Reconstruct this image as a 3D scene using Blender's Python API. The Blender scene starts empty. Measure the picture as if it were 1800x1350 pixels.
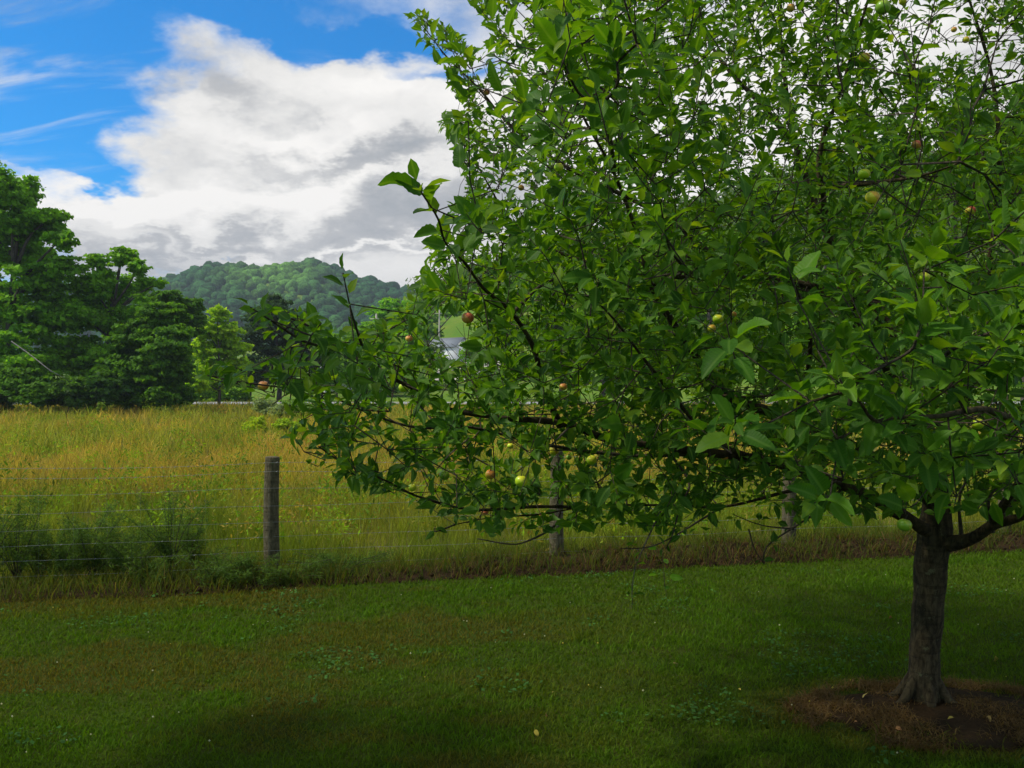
import bpy, math, random
import numpy as np
from mathutils import Vector, Matrix, Quaternion

random.seed(7)
R = np.random.default_rng(11)
S = bpy.context.scene
COL = S.collection
F = 1559.0                                   # focal length in photo pixels (1800 wide)
CAMZ = 2.0

# ------------------------------------------------------------------ camera
cd = bpy.data.cameras.new('camera')
cam = bpy.data.objects.new('camera', cd); COL.objects.link(cam)
cam.location = (0, 0, CAMZ); cam.rotation_euler = (math.radians(90), 0, 0)
cd.sensor_width = 36; cd.lens = 36 * F / 1800
cd.clip_start = 0.05; cd.clip_end = 6000
S.camera = cam

# ------------------------------------------------------------------ render, exposure
S.view_settings.view_transform = 'Standard'
S.view_settings.look = 'None'
S.view_settings.exposure = 0.30
S.view_settings.gamma = 1.0
S.view_settings.use_curve_mapping = False
S.render.engine = 'CYCLES'
S.cycles.use_denoising = True
S.cycles.max_bounces = 6
S.cycles.diffuse_bounces = 3
S.cycles.glossy_bounces = 2
S.cycles.transmission_bounces = 3
S.cycles.volume_bounces = 0
S.cycles.sample_clamp_indirect = 4

# ------------------------------------------------------------------ sun
SUN_EL, SUN_AZ = math.radians(52), math.radians(-100)       # azimuth from +Y, positive to +X
sd = bpy.data.lights.new('sun', 'SUN'); sd.energy = 3.1; sd.angle = math.radians(4)
sd.color = (1.0, 0.94, 0.82)
so = bpy.data.objects.new('sun', sd); COL.objects.link(so)
sdir = Vector((math.sin(SUN_AZ) * math.cos(SUN_EL), math.cos(SUN_AZ) * math.cos(SUN_EL), math.sin(SUN_EL)))
so.rotation_euler = sdir.to_track_quat('Z', 'Y').to_euler()
so.location = (0, 0, 200)

# ------------------------------------------------------------------ node helpers
class NT:
    def __init__(s, nt): s.nt = nt
    def n(s, t, **k):
        o = s.nt.nodes.new(t)
        for a, b in k.items(): setattr(o, a, b)
        return o
    def l(s, a, b): s.nt.links.new(a, b)
    def put(s, sock, v):
        if v is None: return
        if isinstance(v, bpy.types.NodeSocket): s.l(v, sock)
        else: sock.default_value = v
    def m(s, op, a, b=None, c=None, clamp=False):
        o = s.n('ShaderNodeMath', operation=op, use_clamp=clamp)
        for i, v in enumerate((a, b, c)): s.put(o.inputs[i], v)
        return o.outputs[0]
    def vm(s, op, a, b=None):
        o = s.n('ShaderNodeVectorMath', operation=op)
        s.put(o.inputs[0], a); s.put(o.inputs[1], b)
        return o.outputs['Value'] if op in ('DOT_PRODUCT', 'LENGTH') else o.outputs[0]
    def mix(s, f, a, b, blend='MIX'):
        o = s.n('ShaderNodeMix', data_type='RGBA', blend_type=blend, clamp_factor=True)
        s.put(o.inputs[0], f); s.put(o.inputs[6], a); s.put(o.inputs[7], b)
        return o.outputs[2]
    def ramp(s, f, stops, interp='LINEAR'):
        o = s.n('ShaderNodeValToRGB'); o.color_ramp.interpolation = interp
        e = o.color_ramp.elements
        while len(e) < len(stops): e.new(0.5)
        for i, (p, c) in enumerate(stops):
            e[i].position = p
            e[i].color = (c, c, c, 1) if isinstance(c, (int, float)) else (*c, 1)
        s.put(o.inputs[0], f)
        return o.outputs[0]
    def noise(s, vec, scale, detail=3, rough=0.5, dist=0.0, col=False):
        o = s.n('ShaderNodeTexNoise'); s.put(o.inputs['Vector'], vec)
        o.inputs['Scale'].default_value = scale; o.inputs['Detail'].default_value = detail
        o.inputs['Roughness'].default_value = rough; o.inputs['Distortion'].default_value = dist
        return o.outputs['Color' if col else 'Fac']
    def smooth(s, v, a, b):
        o = s.n('ShaderNodeMapRange', interpolation_type='SMOOTHSTEP')
        s.put(o.inputs[0], v); o.inputs[1].default_value = a; o.inputs[2].default_value = b
        return o.outputs[0]
C4 = lambda c: (c[0], c[1], c[2], 1.0)

# ------------------------------------------------------------------ sky (world)
W = bpy.data.worlds.new('World'); S.world = W; W.use_nodes = True
t = NT(W.node_tree); W.node_tree.nodes.clear()
sky = t.n('ShaderNodeTexSky', sky_type='NISHITA', sun_disc=False)
sky.sun_elevation = SUN_EL; sky.sun_rotation = SUN_AZ
sky.air_density = 1.0; sky.dust_density = 0.4; sky.ozone_density = 2.0
tc = t.n('ShaderNodeTexCoord')
D = tc.outputs['Generated']
sep = t.n('ShaderNodeSeparateXYZ'); t.l(D, sep.inputs[0])
X_, Y_, Z_ = sep.outputs
az = t.m('ARCTAN2', X_, Y_)
el = t.m('ARCSINE', Z_)
cmb = t.n('ShaderNodeCombineXYZ'); t.l(az, cmb.inputs[0]); t.l(el, cmb.inputs[1])
# cloud-plane coordinates: flatter clouds towards the horizon
zz = t.m('ADD', t.m('MAXIMUM', Z_, 0.0), 0.30)
cp = t.n('ShaderNodeCombineXYZ'); t.l(t.m('DIVIDE', X_, zz), cp.inputs[0]); t.l(t.m('DIVIDE', Y_, zz), cp.inputs[1])
P3 = cp.outputs[0]
wob = t.noise(P3, 2.2, 6, 0.60, col=True)
wob = t.vm('SUBTRACT', wob, (0.5, 0.5, 0.5))
sc = t.n('ShaderNodeVectorMath', operation='SCALE'); t.l(wob, sc.inputs[0]); sc.inputs[3].default_value = 0.30
AE = t.vm('ADD', cmb.outputs[0], sc.outputs[0])
def pe(px, py):
    a = math.atan((px - 900) / F); return a, math.atan((675 - py) / F * math.cos(a))
def gauss(px, py, rx, ry, vec=AE):
    a, e = pe(px, py)
    v = t.vm('SUBTRACT', vec, (a, e, 0))
    v = t.vm('DIVIDE', v, (rx / F, ry / F, 100.0))
    d = t.vm('DOT_PRODUCT', v, v)
    return t.m('EXPONENT', t.m('MULTIPLY', d, -1.0))
def add(*xs):
    r = xs[0]
    for x in xs[1:]: r = t.m('ADD', r, x)
    return r
n1 = t.noise(P3, 1.7, 10, 0.60, 0.3)
n2 = t.noise(P3, 5.5, 8, 0.62, 0.4)
base = t.m('MULTIPLY_ADD', n1, 1.5, -0.20)
fine = t.m('MULTIPLY_ADD', n2, 1.1, -0.55)
holes = add(t.m('MULTIPLY', gauss(80, 90, 215, 170), 1.50),
            t.m('MULTIPLY', gauss(80, 245, 120, 50), 0.65),
            t.m('MULTIPLY', gauss(-160, 200, 170, 150), 0.7),
            t.m('MULTIPLY', gauss(590, 2, 150, 34), 1.05),
            t.m('MULTIPLY', gauss(250, -60, 160, 70), 0.8),
            t.m('MULTIPLY', gauss(800, 88, 130, 16), 0.55),
            t.m('MULTIPLY', gauss(905, 118, 90, 12), 0.35),
            t.m('MULTIPLY', gauss(330, 437, 90, 9), 0.5),
            t.m('MULTIPLY', gauss(230, -330, 500, 260), 0.5))
mass = add(t.m('MULTIPLY', gauss(580, 260, 300, 190), 0.80),
           t.m('MULTIPLY', gauss(420, 170, 150, 90), 0.40),
           t.m('MULTIPLY', gauss(240, 320, 150, 60), 0.60),
           t.m('MULTIPLY', gauss(1250, 250, 500, 330), 0.6),
           t.m('MULTIPLY', gauss(280, 390, 330, 80), 0.60),
           t.m('MULTIPLY', gauss(365, 25, 80, 34), 0.40),
           t.m('MULTIPLY', gauss(40, 288, 80, 22), 0.55))
cov = t.m('SUBTRACT', add(base, fine, mass), holes)
mask = t.smooth(cov, 0.10, 0.90)
# thin streaks in the blue
st = t.n('ShaderNodeMapping'); t.l(P3, st.inputs[0]); st.inputs['Scale'].default_value = (1.0, 4.2, 1.0); st.inputs['Rotation'].default_value = (0, 0, 0.12)
wisp = t.smooth(t.noise(st.outputs[0], 2.3, 6, 0.6, 0.5), 0.50, 0.80)
wisp = t.m('MULTIPLY', wisp, 0.75)
mask = t.m('MAXIMUM', mask, wisp)
# grey undersides, long and low
sm = t.n('ShaderNodeMapping'); t.l(cmb.outputs[0], sm.inputs[0]); sm.inputs['Scale'].default_value = (2.2, 6.5, 1.0)
sh1 = t.noise(sm.outputs[0], 1.15, 6, 0.52, 0.5)
sh2 = t.noise(t.vm('ADD', cmb.outputs[0], sc.outputs[0]), 9.0, 7, 0.62, 0.5)
grey = add(t.m('MULTIPLY', sh1, 1.35), t.m('MULTIPLY', sh2, 0.72), -0.70,
           t.m('MULTIPLY', gauss(690, 385, 210, 42), 0.50),
           t.m('MULTIPLY', gauss(650, 272, 230, 26), 0.42),
           t.m('MULTIPLY', gauss(450, 150, 90, 50), 0.30),
           t.m('MULTIPLY', gauss(420, 455, 260, 16), 0.35),
           t.m('MULTIPLY', gauss(300, 395, 150, 14), 0.22),
           t.m('MULTIPLY', gauss(400, 330, 170, 38), -0.42),
           t.m('MULTIPLY', gauss(560, 215, 170, 40), -0.38),
           t.m('MULTIPLY', gauss(640, 318, 150, 14), -0.25),
           t.m('MULTIPLY', gauss(150, 360, 100, 30), -0.45),
           t.m('MULTIPLY', gauss(620, 115, 190, 36), -0.25),
           t.m('MULTIPLY', gauss(650, 440, 220, 10), -0.35),
           t.m('MULTIPLY', gauss(1300, 200, 500, 300), -0.35))
cloud = t.ramp(grey, [(0.0, (0.83, 0.81, 0.78)), (0.28, (0.69, 0.68, 0.66)), (0.52, (0.43, 0.435, 0.445)), (0.85, (0.27, 0.295, 0.325))])
cloud = t.mix(1.0, cloud, (10.0, 10.0, 10.0, 1), 'MULTIPLY')
blue = t.mix(1.0, sky.outputs[0], (0.001, 0.80, 1.40, 1), 'MULTIPLY')
skyc = t.mix(mask, blue, cloud)
below = t.smooth(Z_, -0.02, 0.03)
skyc = t.mix(below, (1.2, 1.3, 1.0, 1), skyc)
hsv = t.n('ShaderNodeHueSaturation'); hsv.inputs['Saturation'].default_value = 1.0; t.l(skyc, hsv.inputs['Color'])
bg = t.n('ShaderNodeBackground'); t.l(hsv.outputs[0], bg.inputs[0]); bg.inputs[1].default_value = 0.1
ow = t.n('ShaderNodeOutputWorld'); t.l(bg.outputs[0], ow.inputs[0])

# ------------------------------------------------------------------ numpy helpers
def P(px, py, d): return np.array([(px - 900) / F * d, d, CAMZ + (675 - py) / F * d])
def proj(p):
    p = np.atleast_2d(p); y = np.maximum(p[:, 1], 1e-3)
    return np.stack([900 + p[:, 0] / y * F, 675 - (p[:, 2] - CAMZ) / y * F], 1)
def nrm(v): return v / np.maximum(np.linalg.norm(v, axis=-1, keepdims=True), 1e-9)
_T = np.random.default_rng(5).random((256, 256))
def vnoise(x, y):
    x = np.asarray(x, float); y = np.asarray(y, float)
    i = np.floor(x).astype(int); j = np.floor(y).astype(int); u = x - i; v = y - j
    u = u * u * (3 - 2 * u); v = v * v * (3 - 2 * v)
    g = lambda a, b: _T[a & 255, b & 255]
    return (g(i, j) * (1 - u) + g(i + 1, j) * u) * (1 - v) + (g(i, j + 1) * (1 - u) + g(i + 1, j + 1) * u) * v
def fbm(x, y, o=4, off=0.0):
    s = 0; a = 0.5; tot = 0
    for k in range(o):
        s = s + a * vnoise(x * 2 ** k + off + 17.3 * k, y * 2 ** k - off + 9.1 * k); tot += a; a *= 0.55
    return s / tot
def sstep(x, a, b):
    u = np.clip((x - a) / (b - a), 0, 1); return u * u * (3 - 2 * u)
def mesh_np(name, V, polys, col=None, uv=None, smooth=False, mat=None):
    """polys: list of (M,k) index arrays; col: per-vertex rgb"""
    me = bpy.data.meshes.new(name)
    V = np.asarray(V, np.float32); polys = [np.asarray(p, np.int32) for p in polys if len(p)]
    me.vertices.add(len(V)); me.vertices.foreach_set('co', V.ravel())
    loops = np.concatenate([p.ravel() for p in polys])
    tot = np.concatenate([np.full(len(p), p.shape[1], np.int32) for p in polys])
    start = np.concatenate([[0], np.cumsum(tot)[:-1]]).astype(np.int32)
    me.loops.add(len(loops)); me.loops.foreach_set('vertex_index', loops)
    me.polygons.add(len(tot)); me.polygons.foreach_set('loop_start', start)
    try: me.polygons.foreach_set('loop_total', tot)
    except Exception: pass
    if smooth: me.polygons.foreach_set('use_smooth', np.ones(len(tot), bool))
    if uv is not None:
        ul = me.uv_layers.new(name='UVMap'); ul.data.foreach_set('uv', np.asarray(uv, np.float32)[loops].ravel())
    if col is not None:
        a = me.color_attributes.new(name='tint', type='FLOAT_COLOR', domain='POINT')
        c = np.ones((len(V), 4), np.float32); c[:, :3] = col
        a.data.foreach_set('color', c.ravel())
    me.update(calc_edges=True); me.validate()
    if mat: me.materials.append(mat)
    return me
def link(name, me, parent=None, label=None, cat=None, group=None, kind=None, loc=None):
    o = bpy.data.objects.new(name, me); COL.objects.link(o)
    if loc is not None: o.location = loc
    if parent is not None: o.parent = parent
    if label: o['label'] = label
    if cat: o['category'] = cat
    if group: o['group'] = group
    if kind: o['kind'] = kind
    return o
def root(name, loc, label, cat, group=None): return link(name, None, None, label, cat, group, None, loc)
def tube(path, rad, sides=8, cap=True):
    path = np.asarray(path, float); n = len(path); rad = np.asarray(rad, float)
    tg = nrm(np.gradient(path, axis=0)); up = np.array([0.13, 0.21, 0.97])
    a = nrm(np.cross(tg[0], up)); A = []
    for i in range(n):
        a = nrm(a - tg[i] * np.dot(a, tg[i])); A.append(a)
    A = np.array(A); B = np.cross(tg, A)
    th = np.linspace(0, 2 * np.pi, sides, endpoint=False)
    V = path[:, None] + rad[:, None, None] * (np.cos(th)[None, :, None] * A[:, None] + np.sin(th)[None, :, None] * B[:, None])
    V = V.reshape(-1, 3); i = np.arange(n - 1)[:, None] * sides; j = np.arange(sides)[None]; k = (j + 1) % sides
    Q = np.stack([i + j, i + k, i + sides + k, i + sides + j], -1).reshape(-1, 4)
    if cap:
        V = np.vstack([V, path[-1:] + tg[-1:] * rad[-1] * 0.6]); e = (n - 1) * sides; j = np.arange(sides)
        T = np.stack([e + j, e + (j + 1) % sides, np.full(sides, len(V) - 1)], -1)
        return V, Q, T
    return V, Q, np.zeros((0, 3), int)
class MB:
    def __init__(s): s.V = []; s.Q = []; s.T = []; s.C = []; s.n = 0
    def add(s, V, Q=None, T=None, C=None):
        V = np.asarray(V, float)
        if Q is not None and len(Q): s.Q.append(np.asarray(Q) + s.n)
        if T is not None and len(T): s.T.append(np.asarray(T) + s.n)
        s.V.append(V); s.C.append(np.broadcast_to(np.asarray((1, 1, 1) if C is None else C, float), V.shape)); s.n += len(V)
    def tube(s, p, r, sides=8, C=None): s.add(*tube(p, r, sides), C)
    def box(s, c, d, rz=0, C=None):
        c = np.asarray(c); v = np.array([[x, y, z] for x in (-.5, .5) for y in (-.5, .5) for z in (-.5, .5)]) * np.asarray(d)
        ca, sa = math.cos(rz), math.sin(rz); v = v @ np.array([[ca, sa, 0], [-sa, ca, 0], [0, 0, 1]]) + c
        s.add(v, [[0, 1, 3, 2], [4, 6, 7, 5], [0, 4, 5, 1], [2, 3, 7, 6], [0, 2, 6, 4], [1, 5, 7, 3]], None, C)
    def mesh(s, name, mat, smooth=False, off=None):
        V = np.vstack(s.V)
        if off is not None: V = V - np.asarray(off)
        ps = ([np.vstack(s.Q)] if s.Q else []) + ([np.vstack(s.T)] if s.T else [])
        return mesh_np(name, V, ps, np.vstack(s.C), None, smooth, mat)
def catmull(pts, k=6):
    pts = np.asarray(pts, float); p = np.vstack([2 * pts[0] - pts[1], pts, 2 * pts[-1] - pts[-2]]); out = []
    for i in range(1, len(p) - 2):
        for u in np.linspace(0, 1, k, endpoint=False):
            out.append(0.5 * ((2 * p[i]) + (-p[i - 1] + p[i + 1]) * u + (2 * p[i - 1] - 5 * p[i] + 4 * p[i + 1] - p[i + 2]) * u * u + (-p[i - 1] + 3 * p[i] - 3 * p[i + 1] + p[i + 2]) * u ** 3))
    out.append(pts[-1]); return np.array(out)

# ------------------------------------------------------------------ materials
def new_mat(name):
    m = bpy.data.materials.new(name); m.use_nodes = True; m.node_tree.nodes.clear()
    return m, NT(m.node_tree)
def out(t, sh, vol=None, disp=None):
    o = t.n('ShaderNodeOutputMaterial')
    if sh is not None: t.l(sh, o.inputs[0])
    if vol is not None: t.l(vol, o.inputs[1])
def bsdf(t, col, rough=0.6, spec=0.3, normal=None):
    b = t.n('ShaderNodeBsdfPrincipled'); t.put(b.inputs['Base Color'], col); t.put(b.inputs['Roughness'], rough)
    b.inputs['Specular IOR Level'].default_value = spec
    if normal is not None: t.l(normal, b.inputs['Normal'])
    return b
def bump(t, h, strength=0.5, dist=0.01):
    b = t.n('ShaderNodeBump'); b.inputs['Strength'].default_value = strength; b.inputs['Distance'].default_value = dist
    t.l(h, b.inputs['Height']); return b.outputs[0]
def tint_node(t):
    a = t.n('ShaderNodeAttribute'); a.attribute_name = 'tint'; return a.outputs['Color']
def pos(t): return t.n('ShaderNodeNewGeometry').outputs['Position']

def blade_mat(name, rough=0.7, trans=0.40, spec=0.08, gain=1.0):
    m, t = new_mat(name); c = tint_node(t)
    b = bsdf(t, c, rough, spec)
    tr = t.n('ShaderNodeBsdfTranslucent'); t.l(t.mix(1.0, c, (1.6 * gain, 1.5 * gain, 0.6 * gain, 1), 'MULTIPLY'), tr.inputs[0])
    mx = t.n('ShaderNodeMixShader'); mx.inputs[0].default_value = trans
    t.l(b.outputs[0], mx.inputs[1]); t.l(tr.outputs[0], mx.inputs[2]); out(t, mx.outputs[0]); return m
M_grass = blade_mat('grass_blades')
M_treeleaf = blade_mat('tree_leaves', 0.6, 0.45, 0.12)

def apple_leaf_mat(name, from_object):
    m, t = new_mat(name)
    if from_object:
        rnd = t.n('ShaderNodeObjectInfo').outputs['Random']
        c = t.ramp(rnd, [(0.0, (0.036, 0.115, 0.006)), (0.45, (0.058, 0.165, 0.007)), (0.8, (0.092, 0.215, 0.008)), (1.0, (0.15, 0.27, 0.014))])
    else: c = tint_node(t)
    uv = t.n('ShaderNodeUVMap'); s = t.n('ShaderNodeSeparateXYZ'); t.l(uv.outputs[0], s.inputs[0])
    u = t.m('ABSOLUTE', t.m('SUBTRACT', s.outputs[0], 0.5)); v = s.outputs[1]
    mid = t.m('SUBTRACT', 1.0, t.smooth(u, 0.012, 0.05))
    sv = t.m('SINE', t.m('MULTIPLY', t.m('SUBTRACT', v, t.m('MULTIPLY', u, 0.55)), 70.0))
    side = t.m('MULTIPLY', t.smooth(sv, 0.75, 1.0), 0.35)
    vein = t.m('MAXIMUM', mid, side)
    mott = t.noise(pos(t), 60.0, 3, 0.6)
    c = t.mix(t.m('MULTIPLY', t.m('SUBTRACT', mott, 0.35), 0.9, clamp=True), c, t.mix(1.0, c, (0.62, 0.70, 0.6, 1), 'MULTIPLY'))
    c = t.mix(t.m('MULTIPLY', vein, 0.55), c, (0.12, 0.24, 0.03, 1))
    back = t.n('ShaderNodeNewGeometry').outputs['Backfacing']
    c2 = t.mix(t.m('MULTIPLY', back, 0.45), c, (0.10, 0.19, 0.045, 1))
    ht = t.m('ADD', t.m('MULTIPLY', t.m('MULTIPLY', sv, t.smooth(u, 0.0, 0.2)), 0.5), t.m('MULTIPLY', mid, -0.8))
    rough = t.m('MULTIPLY_ADD', back, 0.20, 0.50)
    b = bsdf(t, c2, rough, 0.16, bump(t, ht, 0.35, 0.002))
    tr = t.n('ShaderNodeBsdfTranslucent'); t.l(t.mix(1.0, c, (2.3, 2.0, 0.45, 1), 'MULTIPLY'), tr.inputs[0])
    mx = t.n('ShaderNodeMixShader'); mx.inputs[0].default_value = 0.42
    t.l(b.outputs[0], mx.inputs[1]); t.l(tr.outputs[0], mx.inputs[2]); out(t, mx.outputs[0]); return m
M_leafobj = apple_leaf_mat('apple_leaf_single', True)
M_leafmass = apple_leaf_mat('apple_leaf_mass', False)

def bark_mat(name, dark, light, lichen, scale=1.0):
    m, t = new_mat(name); p = pos(t)
    mp = t.n('ShaderNodeMapping'); t.l(p, mp.inputs[0]); mp.inputs['Scale'].default_value = (1, 1, 0.35)
    n = t.noise(mp.outputs[0], 38 * scale, 6, 0.65, 0.4)
    rg = t.n('ShaderNodeMapping'); t.l(p, rg.inputs[0]); rg.inputs['Scale'].default_value = (0.5, 0.5, 5.0)
    rings = t.smooth(t.noise(rg.outputs[0], 9 * scale, 4, 0.6), 0.52, 0.64)
    c = t.mix(t.smooth(n, 0.32, 0.70), C4(dark), C4(light))
    c = t.mix(t.m('MULTIPLY', rings, 0.35), c, C4([x * 0.6 for x in dark]))
    l = t.smooth(t.noise(p, 16 * scale, 5, 0.65), 0.60, 0.70)
    c = t.mix(t.m('MULTIPLY', l, 0.6), c, C4(lichen))
    h = t.m('ADD', n, t.m('MULTIPLY', rings, -0.25))
    b = bsdf(t, c, 0.88, 0.15, bump(t, h, 0.9, 0.012)); out(t, b.outputs[0]); return m
M_bark = bark_mat('apple_bark', (0.020, 0.015, 0.007), (0.085, 0.064, 0.030), (0.14, 0.145, 0.07))
M_twig = bark_mat('apple_twig_bark', (0.045, 0.035, 0.024), (0.105, 0.085, 0.06), (0.13, 0.13, 0.09), 3)
M_deadtwig = bark_mat('dead_twig_bark', (0.10, 0.085, 0.065), (0.20, 0.17, 0.13), (0.22, 0.22, 0.18), 3)
M_treebark = bark_mat('forest_bark', (0.05, 0.042, 0.033), (0.13, 0.11, 0.09), (0.17, 0.17, 0.13), 0.2)
M_palebark = bark_mat('pale_bark', (0.20, 0.18, 0.14), (0.36, 0.33, 0.27), (0.40, 0.40, 0.32), 0.3)
M_post = bark_mat('post_wood', (0.060, 0.052, 0.026), (0.155, 0.130, 0.072), (0.11, 0.15, 0.045), 1.2)

def simple(name, col, rough=0.7, spec=0.3, metal=0.0, nscale=20, var=0.25, bstr=0.2, bdist=0.01):
    m, t = new_mat(name); n = t.noise(pos(t), nscale, 5, 0.6)
    c = t.mix(n, C4([x * (1 - var) for x in col]), C4([min(1, x * (1 + var)) for x in col]))
    b = bsdf(t, c, rough, spec, bump(t, n, bstr, bdist)); b.inputs['Metallic'].default_value = metal
    out(t, b.outputs[0]); return m
M_wire = simple('galvanised_wire', (0.26, 0.27, 0.25), 0.5, 0.5, 0.4, 60, 0.2)
M_road = simple('asphalt', (0.33, 0.33, 0.34), 0.85, 0.2, 0, 3, 0.2)
M_gravel = simple('gravel_drive', (0.42, 0.38, 0.33), 0.9, 0.1, 0, 1.2, 0.25)
M_roof = simple('grey_shingle_roof', (0.22, 0.24, 0.26), 0.8, 0.2, 0, 2, 0.2)
M_white = simple('white_siding', (0.80, 0.80, 0.78), 0.6, 0.3, 0, 1.5, 0.06)
M_door = simple('pale_door', (0.62, 0.62, 0.60), 0.6, 0.3, 0, 1.5, 0.06)
M_pole = simple('pole_wood', (0.46, 0.42, 0.34), 0.85, 0.1, 0, 3, 0.15)
M_calyx = simple('dried_calyx', (0.06, 0.04, 0.02), 0.9, 0.1, 0, 200, 0.3)

def ground_mat(name, cols, scales=(0.35, 2.5, 30), bstr=0.7, bdist=0.04):
    m, t = new_mat(name); p = pos(t)
    a = t.smooth(t.noise(p, scales[0], 5, 0.6, 0.3), 0.38, 0.62)
    b_ = t.smooth(t.noise(p, scales[1], 6, 0.65, 0.2), 0.35, 0.68)
    f = t.noise(p, scales[2], 6, 0.7)
    c = t.mix(a, C4(cols[0]), C4(cols[1])); c = t.mix(t.m('MULTIPLY', b_, 0.6), c, C4(cols[2]))
    c = t.mix(t.m('MULTIPLY', t.smooth(f, 0.45, 0.75), 0.7), c, C4(cols[3]))
    b = bsdf(t, c, 0.95, 0.05, bump(t, f, bstr, bdist)); out(t, b.outputs[0]); return m
M_lawn = ground_mat('lawn_soil', [(0.040, 0.075, 0.006), (0.045, 0.085, 0.006), (0.060, 0.055, 0.010), (0.022, 0.040, 0.004)], (0.8, 4, 60))
M_meadow = ground_mat('meadow_soil', [(0.13, 0.12, 0.028), (0.085, 0.115, 0.022), (0.19, 0.13, 0.04), (0.05, 0.06, 0.014)], (0.12, 0.9, 12))
M_land = ground_mat('far_grass', [(0.10, 0.20, 0.018), (0.08, 0.18, 0.016), (0.22, 0.24, 0.035), (0.09, 0.15, 0.02)], (0.02, 0.15, 1.5), 0.5, 0.2)
M_soil = ground_mat('bare_soil', [(0.034, 0.025, 0.012), (0.048, 0.031, 0.014), (0.085, 0.048, 0.020), (0.014, 0.011, 0.006)], (1.4, 7, 45), 1.0, 0.05)

# ------------------------------------------------------------------ terrain
HX = np.array([-900, -500, -300, -270, -255, -238, -222, -200, -184, -170, -157, -139, -112, -90, -74, -40, 0, 200, 900.])
HZ = np.array([40, 60, 72, 83, 88, 90, 85, 79, 80, 86, 91, 89, 81, 73, 67, 50, 40, 40, 30.])
H2X = np.array([-60, -34, -28, -22, -16, 0, 17, 40, 70, 110, 160, 400.])
H2Z = np.array([0, 4, 19, 24, 28, 33, 38, 44, 54, 62, 66, 60.])
def Hgt(x, y):
    x = np.asarray(x, float); y = np.asarray(y, float)
    u = x / np.maximum(y, 1) * 700
    h1 = np.interp(u, HX, HZ) * np.exp(-((y - 700) / 210) ** 2)
    h1 = np.where(y > 700, np.interp(x, HX, HZ) * np.exp(-((y - 700) / 260) ** 2), h1)
    gul = 1 - 0.16 * np.sin(x * 0.045 + 1.0 * np.sin(y * 0.01)) * np.exp(-((y - 560) / 120.) ** 2)
    h2 = np.interp(x, H2X, H2Z) * np.exp(-((np.minimum(y, 262) - 262) / 78) ** 2) * np.exp(-((np.maximum(y, 262) - 262) / 120) ** 2)
    far = sstep(y, 96, 125)
    n = (fbm(x / 60, y / 60, 3) - 0.5) * 5 * sstep(y, 110, 200)
    nr = (fbm(x / 6, y / 6, 3, 40) - 0.5) * 0.25 * sstep(y, 12, 20) * (1 - sstep(y, 70, 78))
    return far * (h1 * gul + h2) + n * far + nr
FY = lambda x: 9.78 + 0.235 * np.asarray(x, float)          # fence line
LE = lambda x: FY(x) - 0.62 + 0.10 * (fbm(np.asarray(x, float) * 0.9, 3.3, 3) - 0.5)

def sheet(name, xs, ys, zf, mat, kind='structure'):
    X, Y = np.meshgrid(xs, ys); X = X.ravel(); Y = Y.ravel(); Z = zf(X, Y)
    nx, ny = len(xs), len(ys); i = (np.arange(ny - 1)[:, None] * nx + np.arange(nx - 1)[None]).ravel()
    me = mesh_np(name, np.stack([X, Y, Z], 1), [np.stack([i, i + 1, i + nx + 1, i + nx], 1)], None, None, True, mat)
    return link(name, me, kind=kind)
ys = np.concatenate([np.linspace(-60, 78, 40), np.linspace(79, 130, 30), np.linspace(132, 340, 80), np.linspace(345, 1100, 70)])
xs = np.concatenate([np.linspace(-1100, -420, 18), np.linspace(-410, 210, 110), np.linspace(220, 1100, 22)])
sheet('ground', xs, ys, lambda x, y: Hgt(x, y) - 0.16 * (1 - sstep(y, 76, 84)), M_land)
# lawn: from behind the camera to just short of the fence
def strip_sheet(name, xs, nv, ylo, yhi, zf, mat):
    X = np.repeat(xs[None], nv, 0); v = np.linspace(0, 1, nv)[:, None]; Y = ylo(xs)[None] * (1 - v) + yhi(xs)[None] * v
    X = X.ravel(); Y = Y.ravel(); nx = len(xs); i = (np.arange(nv - 1)[:, None] * nx + np.arange(nx - 1)[None]).ravel()
    me = mesh_np(name, np.stack([X, Y, zf(X, Y)], 1), [np.stack([i, i + 1, i + nx + 1, i + nx], 1)], None, None, True, mat)
    return link(name, me, kind='structure')
lawn_z = lambda x, y: (fbm(x * 1.2, y * 1.2, 3, 3) - 0.5) * 0.03 + 0.03 * np.exp(-((x - 2.57) ** 2 + (y - 5.5) ** 2) / 0.25)
strip_sheet('lawn', np.linspace(-14, 22, 150), 90, lambda x: x * 0 - 6, lambda x: LE(x) + 0.05, lawn_z, M_lawn)
strip_sheet('meadow_ground', np.linspace(-60, 70, 160), 120, lambda x: FY(np.clip(x, -14, 22)) + 0.15, lambda x: x * 0 + 78.5,
            lambda x, y: Hgt(x, y) + 0.10 * np.exp(-((y - FY(x) - 0.4) / 0.5) ** 2) - 0.10, M_meadow)
def ridge_z(x, y):
    v = (y - LE(x)) / (FY(x) + 0.25 - LE(x))
    amp = 0.05 + 0.10 * sstep(x, -2.0, 1.0)
    return amp * np.sin(np.clip(v, 0, 1) * np.pi) ** 0.8 * (0.35 + 1.3 * fbm(x * 5, y * 6, 4, 8)) - 0.015
strip_sheet('soil_bank', np.linspace(-14, 22, 700), 16, lambda x: LE(x) - 0.02, lambda x: FY(x) + 0.35, ridge_z, M_soil)
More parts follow.
